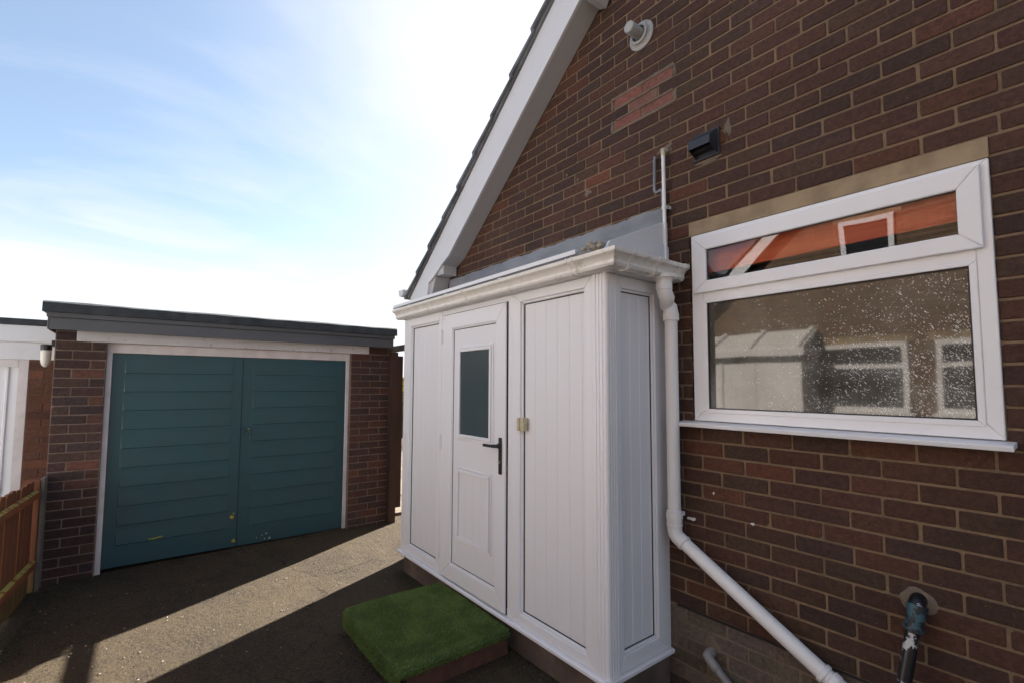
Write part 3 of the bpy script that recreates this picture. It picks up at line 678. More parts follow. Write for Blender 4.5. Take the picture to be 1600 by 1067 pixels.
def build_porch():
    zb, zt = .092, 2.108
    b = MB(); b.box(PX0+.02, PX1-.012, PY+.025, PY+.12, -.25, zb-.03); b.box(PX1-.11, PX1-.012, PY+.12, -.003, -.25, zb-.03); b.box(PX0+.02, PX0+.12, PY+.12, -.003, -.25, zb-.03)
    b.build('base', M['kerb'], porch, bevel=.004)
    s = MB(); s.prism([(PY-.028, zb-.022), (PY-.028, zb-.006), (PY-.020, zb), (PY+.07, zb), (PY+.07, zb-.028), (PY-.02, zb-.028)], 'X', PX0-.012, PX1+.020)
    s.prism([(PX1+.020, zb-.022), (PX1+.020, zb-.006), (PX1+.012, zb-.001), (PX1-.07, zb-.001), (PX1-.07, zb-.028), (PX1+.012, zb-.028)], 'Y', PY+.071, -.004)
    s.prism([(PX0-.012, zb-.022), (PX0-.012, zb-.006), (PX0-.004, zb-.001), (PX0+.07, zb-.001), (PX0+.07, zb-.028)], 'Y', PY+.071, -.004)
    s.build('cill', M['pvc'], porch, bevel=.002)
    def section(x0, x1, l, r, bt, tp, nm):
        f = MB(); frame(f, x0, x1, zb+.001, zt, 0, PY, PY+.06, (l, r, bt, tp)); f.build('frame', M['pvc'], porch, bevel=.005)
        a, c, d, e = x0+l, x1-r, zb+.001+bt, zt-tp
        f = MB(); frame(f, a-.001, c+.001, d-.001, e+.001, .016, PY+.010, PY+.05); 
        # bevelled bead seen as a lighter inner lip
        f.build('bead', M['pvc'], porch, bevel=.007)
        g = MB(); frame(g, a+.015, c-.015, d+.015, e-.015, .0048, PY+.021, PY+.03); g.build('gasket', M['gasket'], porch)
        p = MB(); planks_y(p, a+.019, c-.019, d+.019, e-.019, PY+.026, .0985); p.build('panel', M['pvc_panel'], porch)
    section(PX0, -3.345, .13, .05, .062, .070, 'l')
    section(-2.43, -1.735, .085, .058, .058, .058, 'r')
    # head and jambs round the door
    h = MB(); h.prism([(-3.344, zb+.001), (-3.306, zb+.001), (-3.306, 2.07), (-2.471, 2.07), (-2.471, zb+.001), (-2.431, zb+.001), (-2.431, zt), (-3.344, zt)], 'Y', PY+.002, PY+.06); h.build('door_surround', M['pvc'], porch, bevel=.004)
    # corner post, ribbed on its two faces
    c = MB(); x0, x1 = -1.734, PX1
    pts = [(x0, PY+.06), (x0, PY-.002)]
    for k in range(3): u = x0+.012+k*.022; pts += [(u, PY-.002), (u+.002, PY-.006), (u+.014, PY-.006), (u+.016, PY-.002)]
    pts += [(x1-.014, PY-.006), (x1-.004, PY-.003), (x1+.003, PY+.004), (x1+.006, PY+.014)]
    for k in range(3): v = PY+.026+k*.020; pts += [(x1+.002, v), (x1+.006, v+.002), (x1+.006, v+.012), (x1+.002, v+.014)]
    pts += [(x1+.002, PY+.09), (x1-.06, PY+.09)]
    c.prism(pts, 'Z', zb+.001, zt); c.build('corner_post', M['pvc'], porch)
    # side wall facing +X
    f = MB(); frameX(f, PY+.0905, -.02, zb+.001, zt, (.030, .098, .080, .066), PX1-.06, PX1-.001); f.build('frame', M['pvc'], porch, bevel=.005)
    f = MB(); frameX(f, PY+.12, -.117, .172, 2.043, (.014, .014, .014, .014), PX1-.05, PX1-.011); f.build('bead', M['pvc'], porch, bevel=.006)
    g = MB(); frameX(g, PY+.133, -.130, .185, 2.030, (.0045,)*4, PX1-.03, PX1-.021); g.build('gasket', M['gasket'], porch)
    p = MB(); planks_x(p, PY+.137, -.134, .189, 2.026, PX1-.026, .079); p.build('side_panel', M['pvc_panel'], porch)
    t = MB(); t.box(PX1-.05, PX1-.006, -.0195, -.002, zb, zt); t.build('edge_trim', M['pvc'], porch)
    g = MB(); g.box(PX1-.045, PX1-.001, -.0019, -.0005, zb, zt); 
    # far side wall
    f = MB(); f.box(PX0, PX0+.05, PY+.061, -.002, zb+.001, zt); f.build('frame', M['pvc'], porch, bevel=.004)
    # fascia behind the gutter, roof, cheeks
    f = MB(); f.box(PX0-.01, PX1+.055, PY-.012, PY+.01, 2.109, 2.225); f.box(PX1+.035, PX1+.055, PY+.0105, -.003, 2.109, 2.225); f.box(PX0-.01, PX1+.034, PY+.011, -.003, 2.109, 2.125); f.build('fascia', M['paint_white'], porch)
    r = MB(); r.prism([(PY-.09, 2.205), (PY-.09, 2.222), (-.004, 2.452), (-.004, 2.43)], 'X', PX0-.06, PX1-.002); r.build('roof', M['lead'], porch)
    d = MB(); d.prism([(PY-.10, 2.212), (PY-.10, 2.236), (PY-.07, 2.248), (PY-.07, 2.236)], 'X', PX0-.03, PX1-.12); d.build('drip_edge', M['pvc'], porch)
    for x0 in (PX1-.001, PX0-.085):
        k = MB(); k.prism([(PY-.02, 2.10+.12), (-.003, 2.225), (-.003, 2.472), (-.06, 2.462), (PY+.02, 2.275)], 'X', x0, x0+.018); k.build('cheek', M['paint_white'], porch, bevel=.002)
    k = MB(); k.prism([(PY+.03, 2.226), (-.003, 2.226), (-.003, 2.325), (-.05, 2.335), (PY+.05, 2.25)], 'X', PX1+.0175, PX1+.024); k.build('cheek_board', M['paint_white'], porch, bevel=.002)
build_porch()
def porch_door():
    d = MB(); x0, x1, z0, z1 = -3.300, -2.477, .104, 2.064; yf = PY-.016
    frame(d, x0, x1, z0, z1, 0, yf, PY+.0015, (.142, .108, .112, .110)); door = d.build('door', M['pvc'], porch, bevel=.005)
    a, c, e, f = x0+.142, x1-.108, z0+.112, z1-.110
    b = MB(); frame(b, a-.001, c+.001, e-.001, f+.001, .012, yf+.006, PY+.001); b.build('bead', M['pvc'], door, bevel=.005)
    g = MB(); frame(g, a+.011, c-.011, e+.011, f-.011, .0045, yf+.012, yf+.016); g.box(x1+.0006, x1+.0028, yf+.0115, PY+.0018, z0-.004, z1+.001); g.box(x0-.001, x1, yf+.006, PY+.0015, z1+.0006, z1+.003); g.build('gasket', M['gasket'], door)  # panel gasket, plus a dark strip painting the shadow line at the right door edge
    gx0, gx1, gz0, gz1 = -3.048, -2.667, 1.172, 1.773; yp = yf+.0145
    p = MB(); p.box(a+.014, gx0, yp, yp+.02, e+.014, f-.014); p.box(gx1, c-.014, yp, yp+.02, e+.014, f-.014); p.box(gx0, gx1, yp, yp+.02, e+.014, gz0); p.box(gx0, gx1, yp, yp+.02, gz1, f-.014)
    p.build('door_panel', M['pvc_panel'], door)
    m = MB(); frame(m, gx0-.040, gx1+.040, gz0-.042, gz1+.042, .018, yp-.006, yp-.0005); frame(m, gx0-.018, gx1+.018, gz0-.020, gz1+.020, .02, yp-.012, yp-.0006); m.build('glazing_bead', M['pvc'], door, bevel=.005)
    m = MB(); frame(m, -3.090, -2.640, .405, .937, .014, yp-.008, yp-.0005); frame(m, -3.072, -2.658, .423, .919, .022, yp-.015, yp-.0006); m.build('panel_moulding', M['pvc'], door, bevel=.0045)
    m = MB(); planks_y(m, -3.049, -2.681, .446, .896, yp-.002, .092); m.build('lower_panel', M['pvc_panel'], door)
    m = MB(); m.box(gx0, gx1, yp+.001, yp+.006, gz0, gz1); m.build('pane', M['doorglass'], door)
    h = MB(); yh = yf; xh = -2.522
    h.box(xh-.016, xh+.016, yh-.009, yh-.0005, .958, 1.192); hd = h.build('handle', M['black'], door, bevel=.004, seg=3)
    h = MB(); h.tube([(xh, yh-.006, 1.140), (xh, yh-.040, 1.140), (xh-.012, yh-.050, 1.140), (xh-.04, yh-.051, 1.138), (xh-.125, yh-.046, 1.136), (xh-.132, yh-.042, 1.136)], [.012, .011, .011, .010, .0105, .006], 14)
    h.lathe([(0, 0), (.017, 0), (.017, .012), (.012, .016)], (xh, yh-.009, 1.140), (0, -1, 0)); h.build('lever', M['black'], door, smooth=True)
    h = MB(); h.box(xh-.012, xh-.003, yh-.014, yh-.009, 1.03, 1.05); h.lathe([(0, .005), (.008, .004), (.0085, 0)], (xh-.004, yh-.009, 1.036), (0, -1, 0), 14); h.build('key_cylinder', M['flue'], door)
    for z in (1.90, 1.092, .280):
        g = MB(); g.box(-3.313, -3.290, PY-.026, PY-.0165, z-.052, z+.052); g.tube([(-3.302, PY-.028, z-.054), (-3.302, PY-.028, z+.054)], .007, 12); 
        for q in (-.034, -.012, .012, .034): g.lathe([(0, .002), (.003, .0015), (.0032, 0)], (-3.296, PY-.0262, z+q), (0, -1, 0), 8)
        g.build('hinge', M['pvc'], door, bevel=.0015)
porch_door()
def contact():
    m = MB(); m.box(-2.347, -2.325, PY-.024, PY-.001, 1.250, 1.330); m.box(-2.3245, -2.292, PY-.016, PY+.020, 1.250, 1.330)
    o = m.build('sensor', M['cream'], bevel=.003); tag(o, 'small yellowed cream door sensor on the edge of the right porch panel', 'sensor')
contact()
GP = [(0, .018), (.0, -.004), (.012, -.012), (.040, -.014), (.062, -.008), (.070, .004), (.068, .018), (.074, .030), (.088, .044), (.100, .050), (.104, .058), (.104, .070), (.094, .070), (.094, .062), (.080, .054), (.062, .035), (.06, .006), (.010, .0), (.008, .066), (0, .066)]
def gut_pts(prof, s=0.):
    out = []
    for o, z in prof:
        out.append((o, 2.122+z))
    return out
def gutter():
    x0, x1, yb, ye = -4.045, PX1+.0555, PY-.0125, -.012
    prof = gut_pts(GP); n = len(prof)
    def sweep(a, b, prof, name, parent, both=True, mat_='gutter'):
        pass
    g = MB(); vs = []; fs = []
    for o, z in prof: vs.append((x0, yb-o, z))
    for o, z in prof: vs.append((x1+o, yb-o, z))
    for o, z in prof: vs.append((x1+o, ye, z))
    for k in (0, 1):
        for j in range(n): fs.append((k*n+j, k*n+(j+1) % n, (k+1)*n+(j+1) % n, (k+1)*n+j))
    fs += [tuple(range(n)), tuple(2*n+j for j in range(n-1, -1, -1))]
    g.add(vs, fs)
    outl = [p for i, p in enumerate(prof) if i < 12]+[(0, prof[-1][1])]
    g.prism([(yb-o, z) for o, z in outl], 'X', x0-.004, x0-.0002); g.prism([(x1+o, z) for o, z in outl], 'Y', ye+.0002, ye+.004)
    gt = g.build('gutter', M['gutter'], porch, smooth=True, sharp=28)
    # raised joint straps
    big = [(o*1.0+(.0045 if o > .03 else 0), z+(-.005 if zz < .0 else .002 if zz > .05 else 0)) for (o, z), zz in zip(prof[:12], [p[1] for p in GP[:12]])]
    for (ax, p, w) in (('X', -1.79, .050), ('X', -2.86, .03), ('Y', -.485, .022), ('Y', -.27, .026), ('Y', -.055, .016), ('Y', -.026, .016)):
        s = MB(); rail = big+[(.001, 2.189), (.001, 2.120)]
        if ax == 'X':
            s.prism([(yb-o, z) for o, z in rail], 'X', p-w/2, p-w/2+.009); s.prism([(yb-o, z) for o, z in rail], 'X', p+w/2-.009, p+w/2)
        else:
            s.prism([(x1+o, z) for o, z in rail], 'Y', p-w/2, p-w/2+.007); s.prism([(x1+o, z) for o, z in rail], 'Y', p+w/2-.007, p+w/2)
        s.build('joint_strap', M['gutter'], gt)
    for x in (-3.72, -3.10, -2.42):
        s = MB(); s.prism([(yb-.108, 2.188), (yb-.100, 2.198), (yb-.06, 2.204), (yb-.06, 2.196)], 'X', x-.012, x+.012); s.build('clip', M['gutter'], gt)
    o = MB(); o.lathe([(.060, .024), (.060, .008), (.046, .0), (.042, -.008), (.042, -.05)], (PX1+.1, -.165, 2.100), (0, 0, 1), 28); o.build('outlet', M['gutter'], gt, smooth=True)
gutter()
def moss():
    rd = random.Random(3); m = MB()
    for k in range(17):
        cx, cy, cz = -1.63+rd.gauss(0, .030), PY-.088+rd.gauss(0, .016), 2.212+abs(rd.gauss(0, .018)); r = rd.uniform(.009, .018)
        vs = []; fs = []; n = 7
        for i in range(4):
            ph = math.pi*(i+.5)/4-math.pi/2
            for j in range(n):
                th = 2*math.pi*j/n; q = r*rd.uniform(.75, 1.2); vs.append((cx+q*math.cos(ph)*math.cos(th), cy+q*math.cos(ph)*math.sin(th), cz+q*math.sin(ph)*.8))
        for i in range(3):
            for j in range(n): fs.append((i*n+j, i*n+(j+1) % n, (i+1)*n+(j+1) % n, (i+1)*n+j))
        fs += [tuple(range(n-1, -1, -1)), tuple(3*n+j for j in range(n))]; m.add(vs, fs)
    tag(m.build('debris', simple('dry_moss', (.46, .42, .33), (.28, .25, .17), 40, .95, .8, .004, 120), smooth=True), 'lump of dry moss and grit sitting on the corner of the porch gutter', 'debris')
moss()
def downpipe():
    X, Yp = -1.555, -.085; rp = .034
    r = empty('downpipe', (X, Yp, .75), 'white plastic downpipe bending away diagonally across the brick wall', 'downpipe')
    A = Vector((PX1+.1, -.165, 2.055)); 
    m = MB(); top = [A+Vector((0, 0, .02)), A, A+Vector((.002, .004, -.03)), A+Vector((.006, .018, -.055)), Vector((X-.012, Yp-.018, 1.975)), Vector((X-.002, Yp-.004, 1.955)), Vector((X, Yp, 1.93)), Vector((X, Yp, 1.90))]
    m.tube(top, .0395, 24); m.build('offset_bend', M['pipe'], r, smooth=True, sharp=60)
    m = MB(); m.tube([A+Vector((0, 0, .025)), A+Vector((0, 0, -.012))], .043, 24); m.build('socket', M['pipe'], r, bevel=.002, smooth=True)
    m = MB(); m.tube([Vector((X, Yp, 1.925)), Vector((X, Yp, 1.885))], .0425, 24); m.build('socket', M['pipe'], r, bevel=.002, smooth=True)
    B = Vector((X, Yp, .735)); D = Vector((-.825, -.065, .305)); dr = (D-B).normalized()
    m = MB(); m.tube([(X, Yp, 1.91), (X, Yp, .83)], rp, 28); m.build('pipe', M['pipe'], r, smooth=True, sharp=60)
    m = MB(); m.tube([(X, Yp, .862), (X, Yp, .80)], .0405, 28); m.tube([(X, Yp, .795), (X, Yp, .778)], .0415, 28); m.tube([B+dr*.055, B+dr*.072], .0405, 28); m.build('collar', M['pipe'], r, bevel=.003, smooth=True)
    m = MB(); m.tube([(X, Yp, .80), (X, Yp, .765), B+Vector((.004, 0, .008)), B+dr*.02, B+dr*.06], .038, 28); m.build('bend', M['pipe'], r, smooth=True, sharp=60)
    m = MB(); m.tube([B+dr*.05, D], rp, 28); m.build('pipe', M['pipe'], r, smooth=True, sharp=60)
    m = MB(); m.tube([D-dr*.055, D-dr*.035], .0405, 28); m.tube([D-dr*.02, D+dr*.01], .0410, 28); m.build('collar', M['pipe'], r, bevel=.003, smooth=True)
    m = MB(); m.tube([D-dr*.01, D+dr*.05, D+dr*.08+Vector((0, 0, -.02)), D+Vector((.10, 0, -.14)), D+Vector((.105, 0, -.40))], .038, 28); m.build('bend', M['pipe'], r, smooth=True, sharp=60)
    m = MB(); z = .835; m.tube([(X, Yp, z+.012), (X, Yp, z-.012)], .0435, 28); m.box(X-.010, X+.010, Yp, -.001, z-.01, z+.01); m.box(X+.03, X+.066, -.014, -.001, z-.024, z-.014); m.tube([(X+.066, -.016, z-.019), (X+.066, -.0, z-.019)], .0075, 14); m.build('bracket', M['pipe'], r, smooth=True)
downpipe()
def waste():
    r = empty('waste_pipe', (-1.405, 0, .16), 'short grey waste pipe low on the plinth under the downpipe', 'pipe')
    p0 = Vector((-1.405, -.045, .155)); p1 = Vector((-1.10, -.06, -.06)); d = (p1-p0).normalized()
    m = MB(); m.tube([(-1.405, 0, .165), (-1.405, -.03, .165), p0+Vector((0, 0, .004)), p0+d*.03, p0+d*.065], .0245, 20); m.build('elbow', M['grey_pvc'], r, smooth=True, sharp=60)
    m = MB(); m.tube([p0+d*.06, p1], .0195, 20); m.build('tube', M['grey_pvc'], r, smooth=True, sharp=60)
waste()
def soil():
    r = empty('black_drain_pipe', (-.55, -.05, .70), 'black drain pipe with peeling paint and a blue collar coming out of the brick wall', 'pipe')
    a = Vector((-.548, -.040, .700)); b = Vector((-.592, -.125, .36)); d = (b-a).normalized(); c = a+d*.115
    m = MB(); m.tube([(-.550, .0, .722), (-.549, -.03, .716), a, a+d*.02], .027, 24); m.build('elbow', M['blackpipe'], r, smooth=True, sharp=60)
    m = MB(); m.tube([a-d*.01, a+d*.005, a+d*.068, a+d*.084], [.029, .0295, .028, .027], 26); m.tube([a-d*.012, a+d*.006], .0325, 26); m.tube([a+d*.066, a+d*.080], .0315, 26); m.build('collar', M['blue'], r, smooth=True)
    m = MB(); m.tube([a+d*.078, b+d*.6], .0225, 24); m.build('tube', M['blackpipe'], r, smooth=True, sharp=60)
soil()
def cable():
    m = MB(); m.tube([(-.232, -.012, 1.375), (-.230, -.014, 1.35), (-.228, -.014, 1.30), (-.21, -.02, 1.20), (-.16, -.012, 1.05), (.1, -.010, .9), (.4, -.0, .85)], .0045, 10)
    tag(m.build('cable', M['black'], smooth=True), 'black cable stub hanging at the right end of the window sill', 'cable')
cable()

# ------------------------------------------------------------------ doorstep with artificial grass
def step():
    x0, x1, y0, y1, zt = -3.275, -2.395, -1.265, -.553, .052
    r = empty('doorstep', (x0, y0, -.1), 'low doorstep in front of the porch covered in green artificial grass', 'step')
    b = MB(); b.box(x0+.045, x1-.02, y0+.045, y1, -.13, zt-.04); b.build('base', M['stepbrick'], r, bevel=.006)
    # carpet: slab with drooping edges
    c = MB(); c.c = None; n = 40; 
    T = MB(); T.c = []
    def top(u, v):      # rounded edges
        e = min(u-x0, x1-u, v-y0); e = max(e, 0); rr = .024
        return zt-(rr-math.sqrt(max(0, rr*rr-(rr-e)**2)) if e < rr else 0)+.006*math.sin(u*7)*math.sin(v*6+1)
    vs = []; fs = []; nx, ny = 64, 52
    us = [x0+.0+(x1-x0)*i/nx for i in range(nx+1)]; vv = [y0+(y1-y0)*j/ny for j in range(ny+1)]
    for v in vv:
        for u in us: vs.append((u, v, top(u, v)))
    w = nx+1
    for j in range(ny):
        for i in range(nx): fs.append((j*w+i, j*w+i+1, (j+1)*w+i+1, (j+1)*w+i))
    g = (.040, .070, .016)
    c.c = None; c.add(vs, fs)
    # skirts
    sk = [(x0, y1), (x0, y0), (x1, y0), (x1, y1)]; dz = [.125, .125, .045]
    for (p, q), d_ in zip(zip(sk[:-1], sk[1:]), dz):
        m_ = 24; b0 = []
        for i in range(m_+1):
            u = p[0]+(q[0]-p[0])*i/m_; v = p[1]+(q[1]-p[1])*i/m_; z = top(u, v)
            b0 += [(u, v, z), (u, v, zt-d_+.004*math.sin(i*1.1))]
        c.add(b0, [(2*i, 2*i+1, 2*i+3, 2*i+2) for i in range(m_)])
    c.c = [(*g, 1)]*len(c.v); 
    # blades
    nb = 60000; pts = []
    U = rng.uniform(x0-.004, x1+.004, nb); V = rng.uniform(y0-.004, y1, nb)
    P = []; Nn = []
    for i in range(nb):
        P.append((U[i], V[i], top(U[i], V[i]))); Nn.append((0, 0, 1))
    for i in range(17000):
        s_ = rng.random()
        if s_ < .45: u = x0; v = rng.uniform(y0, y1); nn = (-1, 0, .3); d_ = .125
        elif s_ < .85: u = rng.uniform(x0, x1); v = y0; nn = (0, -1, .3); d_ = .125
        else: u = x1; v = rng.uniform(y0, y1); nn = (1, 0, .3); d_ = .045
        P.append((u, v, zt-.02-rng.uniform(0, d_-.02))); Nn.append(nn)
    P = np.array(P); Nn = np.array(Nn, float); k = len(P)
    ln = rng.uniform(.008, .017, k)[:, None]; wd = rng.uniform(.0009, .0017, k)[:, None]
    dr = Nn+rng.normal(0, .55, (k, 3)); dr /= np.linalg.norm(dr, axis=1)[:, None]
    sd = np.cross(dr, rng.normal(0, 1, (k, 3))); sd /= np.linalg.norm(sd, axis=1)[:, None]
    A = P-sd*wd; B_ = P+sd*wd; C = P+dr*ln
    vs = np.stack([A, B_, C], 1).reshape(-1, 3); b0 = len(c.v)
    colr = np.array([(.125, .205, .040), (.165, .25, .055), (.085, .145, .032), (.25, .31, .11), (.15, .18, .065)])
    ci = colr[rng.choice(5, k, p=[.35, .25, .25, .08, .07])]*rng.uniform(.8, 1.2, (k, 1))
    c.v += [tuple(v) for v in vs.tolist()]; c.f += [(b0+3*i, b0+3*i+1, b0+3*i+2) for i in range(k)]; c.mi += [0]*k
    c.c += [(*x, 1) for x in np.repeat(ci, 3, axis=0).tolist()]
    c.build('artificial_grass', M['turf'], r)
step()

# ------------------------------------------------------------------ garage
GX = -5.29
def brick_face_x(B, x, ya, yb, z0, rows, pal, first=.1125, zoff=0., skip=None):
    O = Vector((x, 0, 0)); U = Vector((0, 1, 0)); Nn = Vector((1, 0, 0))
    for k in range(rows):
        a = z0+k*.075; e = [ya]; u = ya+(first if k % 2 else .2225)
        while u < yb-.04: e.append(u+random.uniform(-.003, .003)); u += .225
        e.append(yb)
        for p, q in zip(e[:-1], e[1:]):
            zc = a+.0375
            if skip and skip(p, q, zc): continue
            B.brick(O, U, Nn, p, q, a, a+.075, pick(pal))
def garage():
    g = empty('garage', (GX, -2.96, -.05), 'brick garage with teal double doors and a flat grey edged roof', 'garage')
    B = Bricks(); z0 = -.078-.075
    brick_face_x(B, GX, -2.960, -2.640, z0, 27, PALG, .108)
    # bricks beside the lintel
    O = Vector((GX, 0, 0))
    def pier(B, ya, yb, yc):
        B.flat([(GX-.005, ya, -.2), (GX-.005, yb, -.2), (GX-.005, yb, 1.871), (GX-.005, ya, 1.871)]); B.flat([(GX-.005, yc, -.2), (GX-.22, yc, -.2), (GX-.22, yc, 1.871), (GX-.005, yc, 1.871)])
        B.build('pier', [M['brick'], M['mortar_g']], g)
    pier(B, -2.960, -2.640, -2.640)
    B = Bricks(); brick_face_x(B, GX, -.568, -.095, z0, 27, PALG, .112); pier(B, -.568, -.095, -.568)
    for (a, b) in ((-2.960, -2.832), (-.366, -.095)):
        B = Bricks(); brick_face_x(B, GX, a, b, 1.872, 2, PALG, .112); B.flat([(GX-.005, a, 1.8715), (GX-.005, b, 1.8715), (GX-.005, b, 2.02), (GX-.005, a, 2.02)])
        B.build('wall_top', [M['brick'], M['mortar_g']], g)
    s = MB(); s.box(-11.0, GX-.013, -2.955, -2.75, -.2, 2.0); s.build('side_wall', M['bp_x'], g)
    s = MB(); s.box(-11.0, GX-.013, -.30, -.10, -.2, 2.0); s.box(-11.0, -10.8, -2.749, -.301, -.2, 2.0); s.build('side_wall', M['bp_x'], g)
    l = MB(); l.box(GX-.10, GX+.006, -2.831, -.367, 1.8725, 1.972); l.build('lintel', M['flaky'], g, bevel=.005)
    l = MB(); l.box(GX-.2, GX-.01, -2.831, -.367, 1.973, 2.03); l.build('wall_plate', M['wood_dark'], g)
    f = MB(); xf = GX-.045
    f.box(xf-.06, xf, -2.639, -2.600, -.12, 1.836); f.box(xf-.06, xf, -.605, -.569, -.12, 1.836); f.box(xf-.06, xf+.001, -2.6395, -.5685, 1.790, 1.8715)
    f.build('door_frame', M['frame_pink'], g, bevel=.004)
    xd = GX-.06
    def leaf(y0, y1, ya, yb, name):
        # pressed steel leaf: horizontal steps between ya and yb
        zs = [1.62-.1625*i for i in range(10)]
        m = MB(); z0, z1 = -.02, 1.786
        m.box(xd-.03, xd, y0, y1, z0, z1)
        prev = z1-.0
        for z in zs:
            # a shallow lip casting a line: sloping wedge above each groove
            m.prism([(xd-.0005, z+.150), (xd+.0012, z+.148), (xd+.0075, z+.004), (xd+.0070, z), (xd-.0005, z)], 'Y', ya, yb)
        return m
    def pr2(m, *a): return m
    for nm, (y0, y1, ya, yb) in (('l', (-2.598, -1.611, -2.515, -1.690)), ('r', (-1.605, -.607, -1.515, -.700))):
        m = MB(); z0, z1 = -.02, 1.786; m.box(xd-.03, xd, y0, y1, z0, z1)
        for i in range(10):
            z = 1.62-.1625*i
            vs = [(xd+.0004, ya, z+.120), (xd+.0004, yb, z+.120), (xd+.0050, yb-.010, z+.003), (xd+.0050, ya+.010, z+.003), (xd+.0004, yb, z-.002), (xd+.0004, ya, z-.002)]
            m.add(vs, [(0, 1, 2, 3), (3, 2, 4, 5), (0, 3, 5), (1, 4, 2), (0, 5, 4, 1)])
        d = m.build('door', M['teal'], g, bevel=.0)
        if nm == 'l':
            w = MB(); rd = random.Random(4)
            for (cy, cz, ry, rz) in ((-2.25, .172, .035, .010), (-2.21, .178, .03, .008), (-1.652, .262, .022, .016), (-1.640, .292, .010, .008), (-1.632, .035, .018, .020)):
                vs = [(xd+.0058, cy, cz)]; n = 14
                for j in range(n): th = 2*math.pi*j/n; q = rd.uniform(.6, 1.15); vs.append((xd+.0054, cy+ry*q*math.cos(th), cz+rz*q*math.sin(th)))
                vs += [(xd-.001, v[1], v[2]) for v in vs[1:]]
                w = MB(); w.add(vs, [(0, 1+j, 1+(j+1) % n) for j in range(n)]+[(1+j, 1+n+j, 1+n+(j+1) % n, 1+(j+1) % n) for j in range(n)]); w.build('worn_patch', M['worn_y'], d)
        else:
            h = MB(); h.box(xd+.001, xd+.008, -1.552, -1.518, 1.04, 1.12); h.tube([(xd+.004, -1.530, 1.085), (xd+.035, -1.530, 1.082), (xd+.040, -1.545, 1.078), (xd+.040, -1.600, 1.070)], .007, 12); h.tube([(xd+.02, -1.53, 1.06), (xd+.022, -1.53, .985)], .005, 10)
            h.lathe([(0, .008), (.010, .007), (.012, 0)], (xd, -1.585, 1.100), (1, 0, 0), 14); h.build('handle', M['teal'], d, smooth=True)
            w = MB(); w.box(xd+.0075, xd+.0095, -1.548, -1.538, 1.085, 1.10); w.box(xd+.0075, xd+.0095, -1.536, -1.529, 1.06, 1.068); w.build('worn_patch', M['worn_y'], d)
            b = MB(); b.box(xd+.001, xd+.006, -1.628, -1.53, .345, .356); b.build('bolt', M['teal'], d)
            rd = random.Random(9)
            for _ in range(6):
                y = -1.46+rd.uniform(0, .16); z = rd.uniform(.0, .12); q = rd.uniform(.003, .007); b = MB(); b.box(xd-.001, xd+.0056, y-q, y+q, z-q*.7, z+q*.7); b.build('paint_chip', M['flaky'], d)
    s = MB(); s.box(xd-.002, xd+.002, -1.6105, -1.6055, 0, 1.78); s.build('door_gap', M['gasket'], g)
    # flat roof
    f = MB(); f.box(GX+.085, GX+.107, -2.988, -.145, 1.950, 2.045); f.box(-11.1, GX+.107, -3.0, -2.9885, 1.95, 2.045); f.box(-11.1, GX+.107, -.1445, -.122, 1.95, 2.045); f.build('fascia', M['fascia'], g, bevel=.003)
    f = MB(); f.box(GX+.086, GX+.122, -3.006, -.112, 2.046, 2.088); f.build('upper_fascia', M['fascia'], g, bevel=.003)
    f = MB(); f.box(-11.1, GX+.084, -2.985, -.15, 2.021, 2.085); f.build('roof_deck', M['fascia'], g)
    n = 60; r = MB(); vs = []; 
    for i in range(n+1):
        y = -3.03+(2.935)*i/n; w1 = .003*math.sin(i*1.7)+.002*math.sin(i*.6)
        xf_ = GX+.136
        vs += [(-11.1, y, 2.089), (xf_+w1-.012, y, 2.089), (xf_+w1-.010, y, 2.083+.0015*math.sin(i*2.1)), (xf_+w1+.010, y, 2.086), (xf_+.004, y, 2.158+.002*math.sin(i*.9)), (xf_-.02, y, 2.172+.003*math.sin(i*.33)), (-11.1, y, 2.180)]
    fs = []
    for i in range(n):
        for j in range(7): a = i*7; fs.append((a+j, a+7+j, a+7+(j+1) % 7, a+(j+1) % 7))
    fs += [tuple(range(7)), tuple(n*7+j for j in range(6, -1, -1))]
    r.add(vs, fs); r.build('roof', M['felt'], g, smooth=True)
garage()
def wall_lamp():
    r = empty('wall_lamp', (-5.48, -3.0, 1.75), 'black capped wall lamp with a white globe on the garage side', 'lamp')
    c = (-5.46, -3.028, 1.74)
    m = MB(); m.lathe([(0, .105), (.034, .105), (.036, .100), (.036, .062), (.032, .058), (0, .058)], c, (0, 0, 1), 24); m.box(-5.49, -5.43, -2.995, -2.956, 1.83, 1.88); m.build('lamp_cap', M['black'], r, smooth=True)
    m = MB(); m.lathe([(.033, .058), (.034, .045), (.034, .0), (.032, -.035), (.024, -.062), (.010, -.077), (0, -.080)], c, (0, 0, 1), 24); m.build('globe', M['lampglass'], r, smooth=True)
wall_lamp()
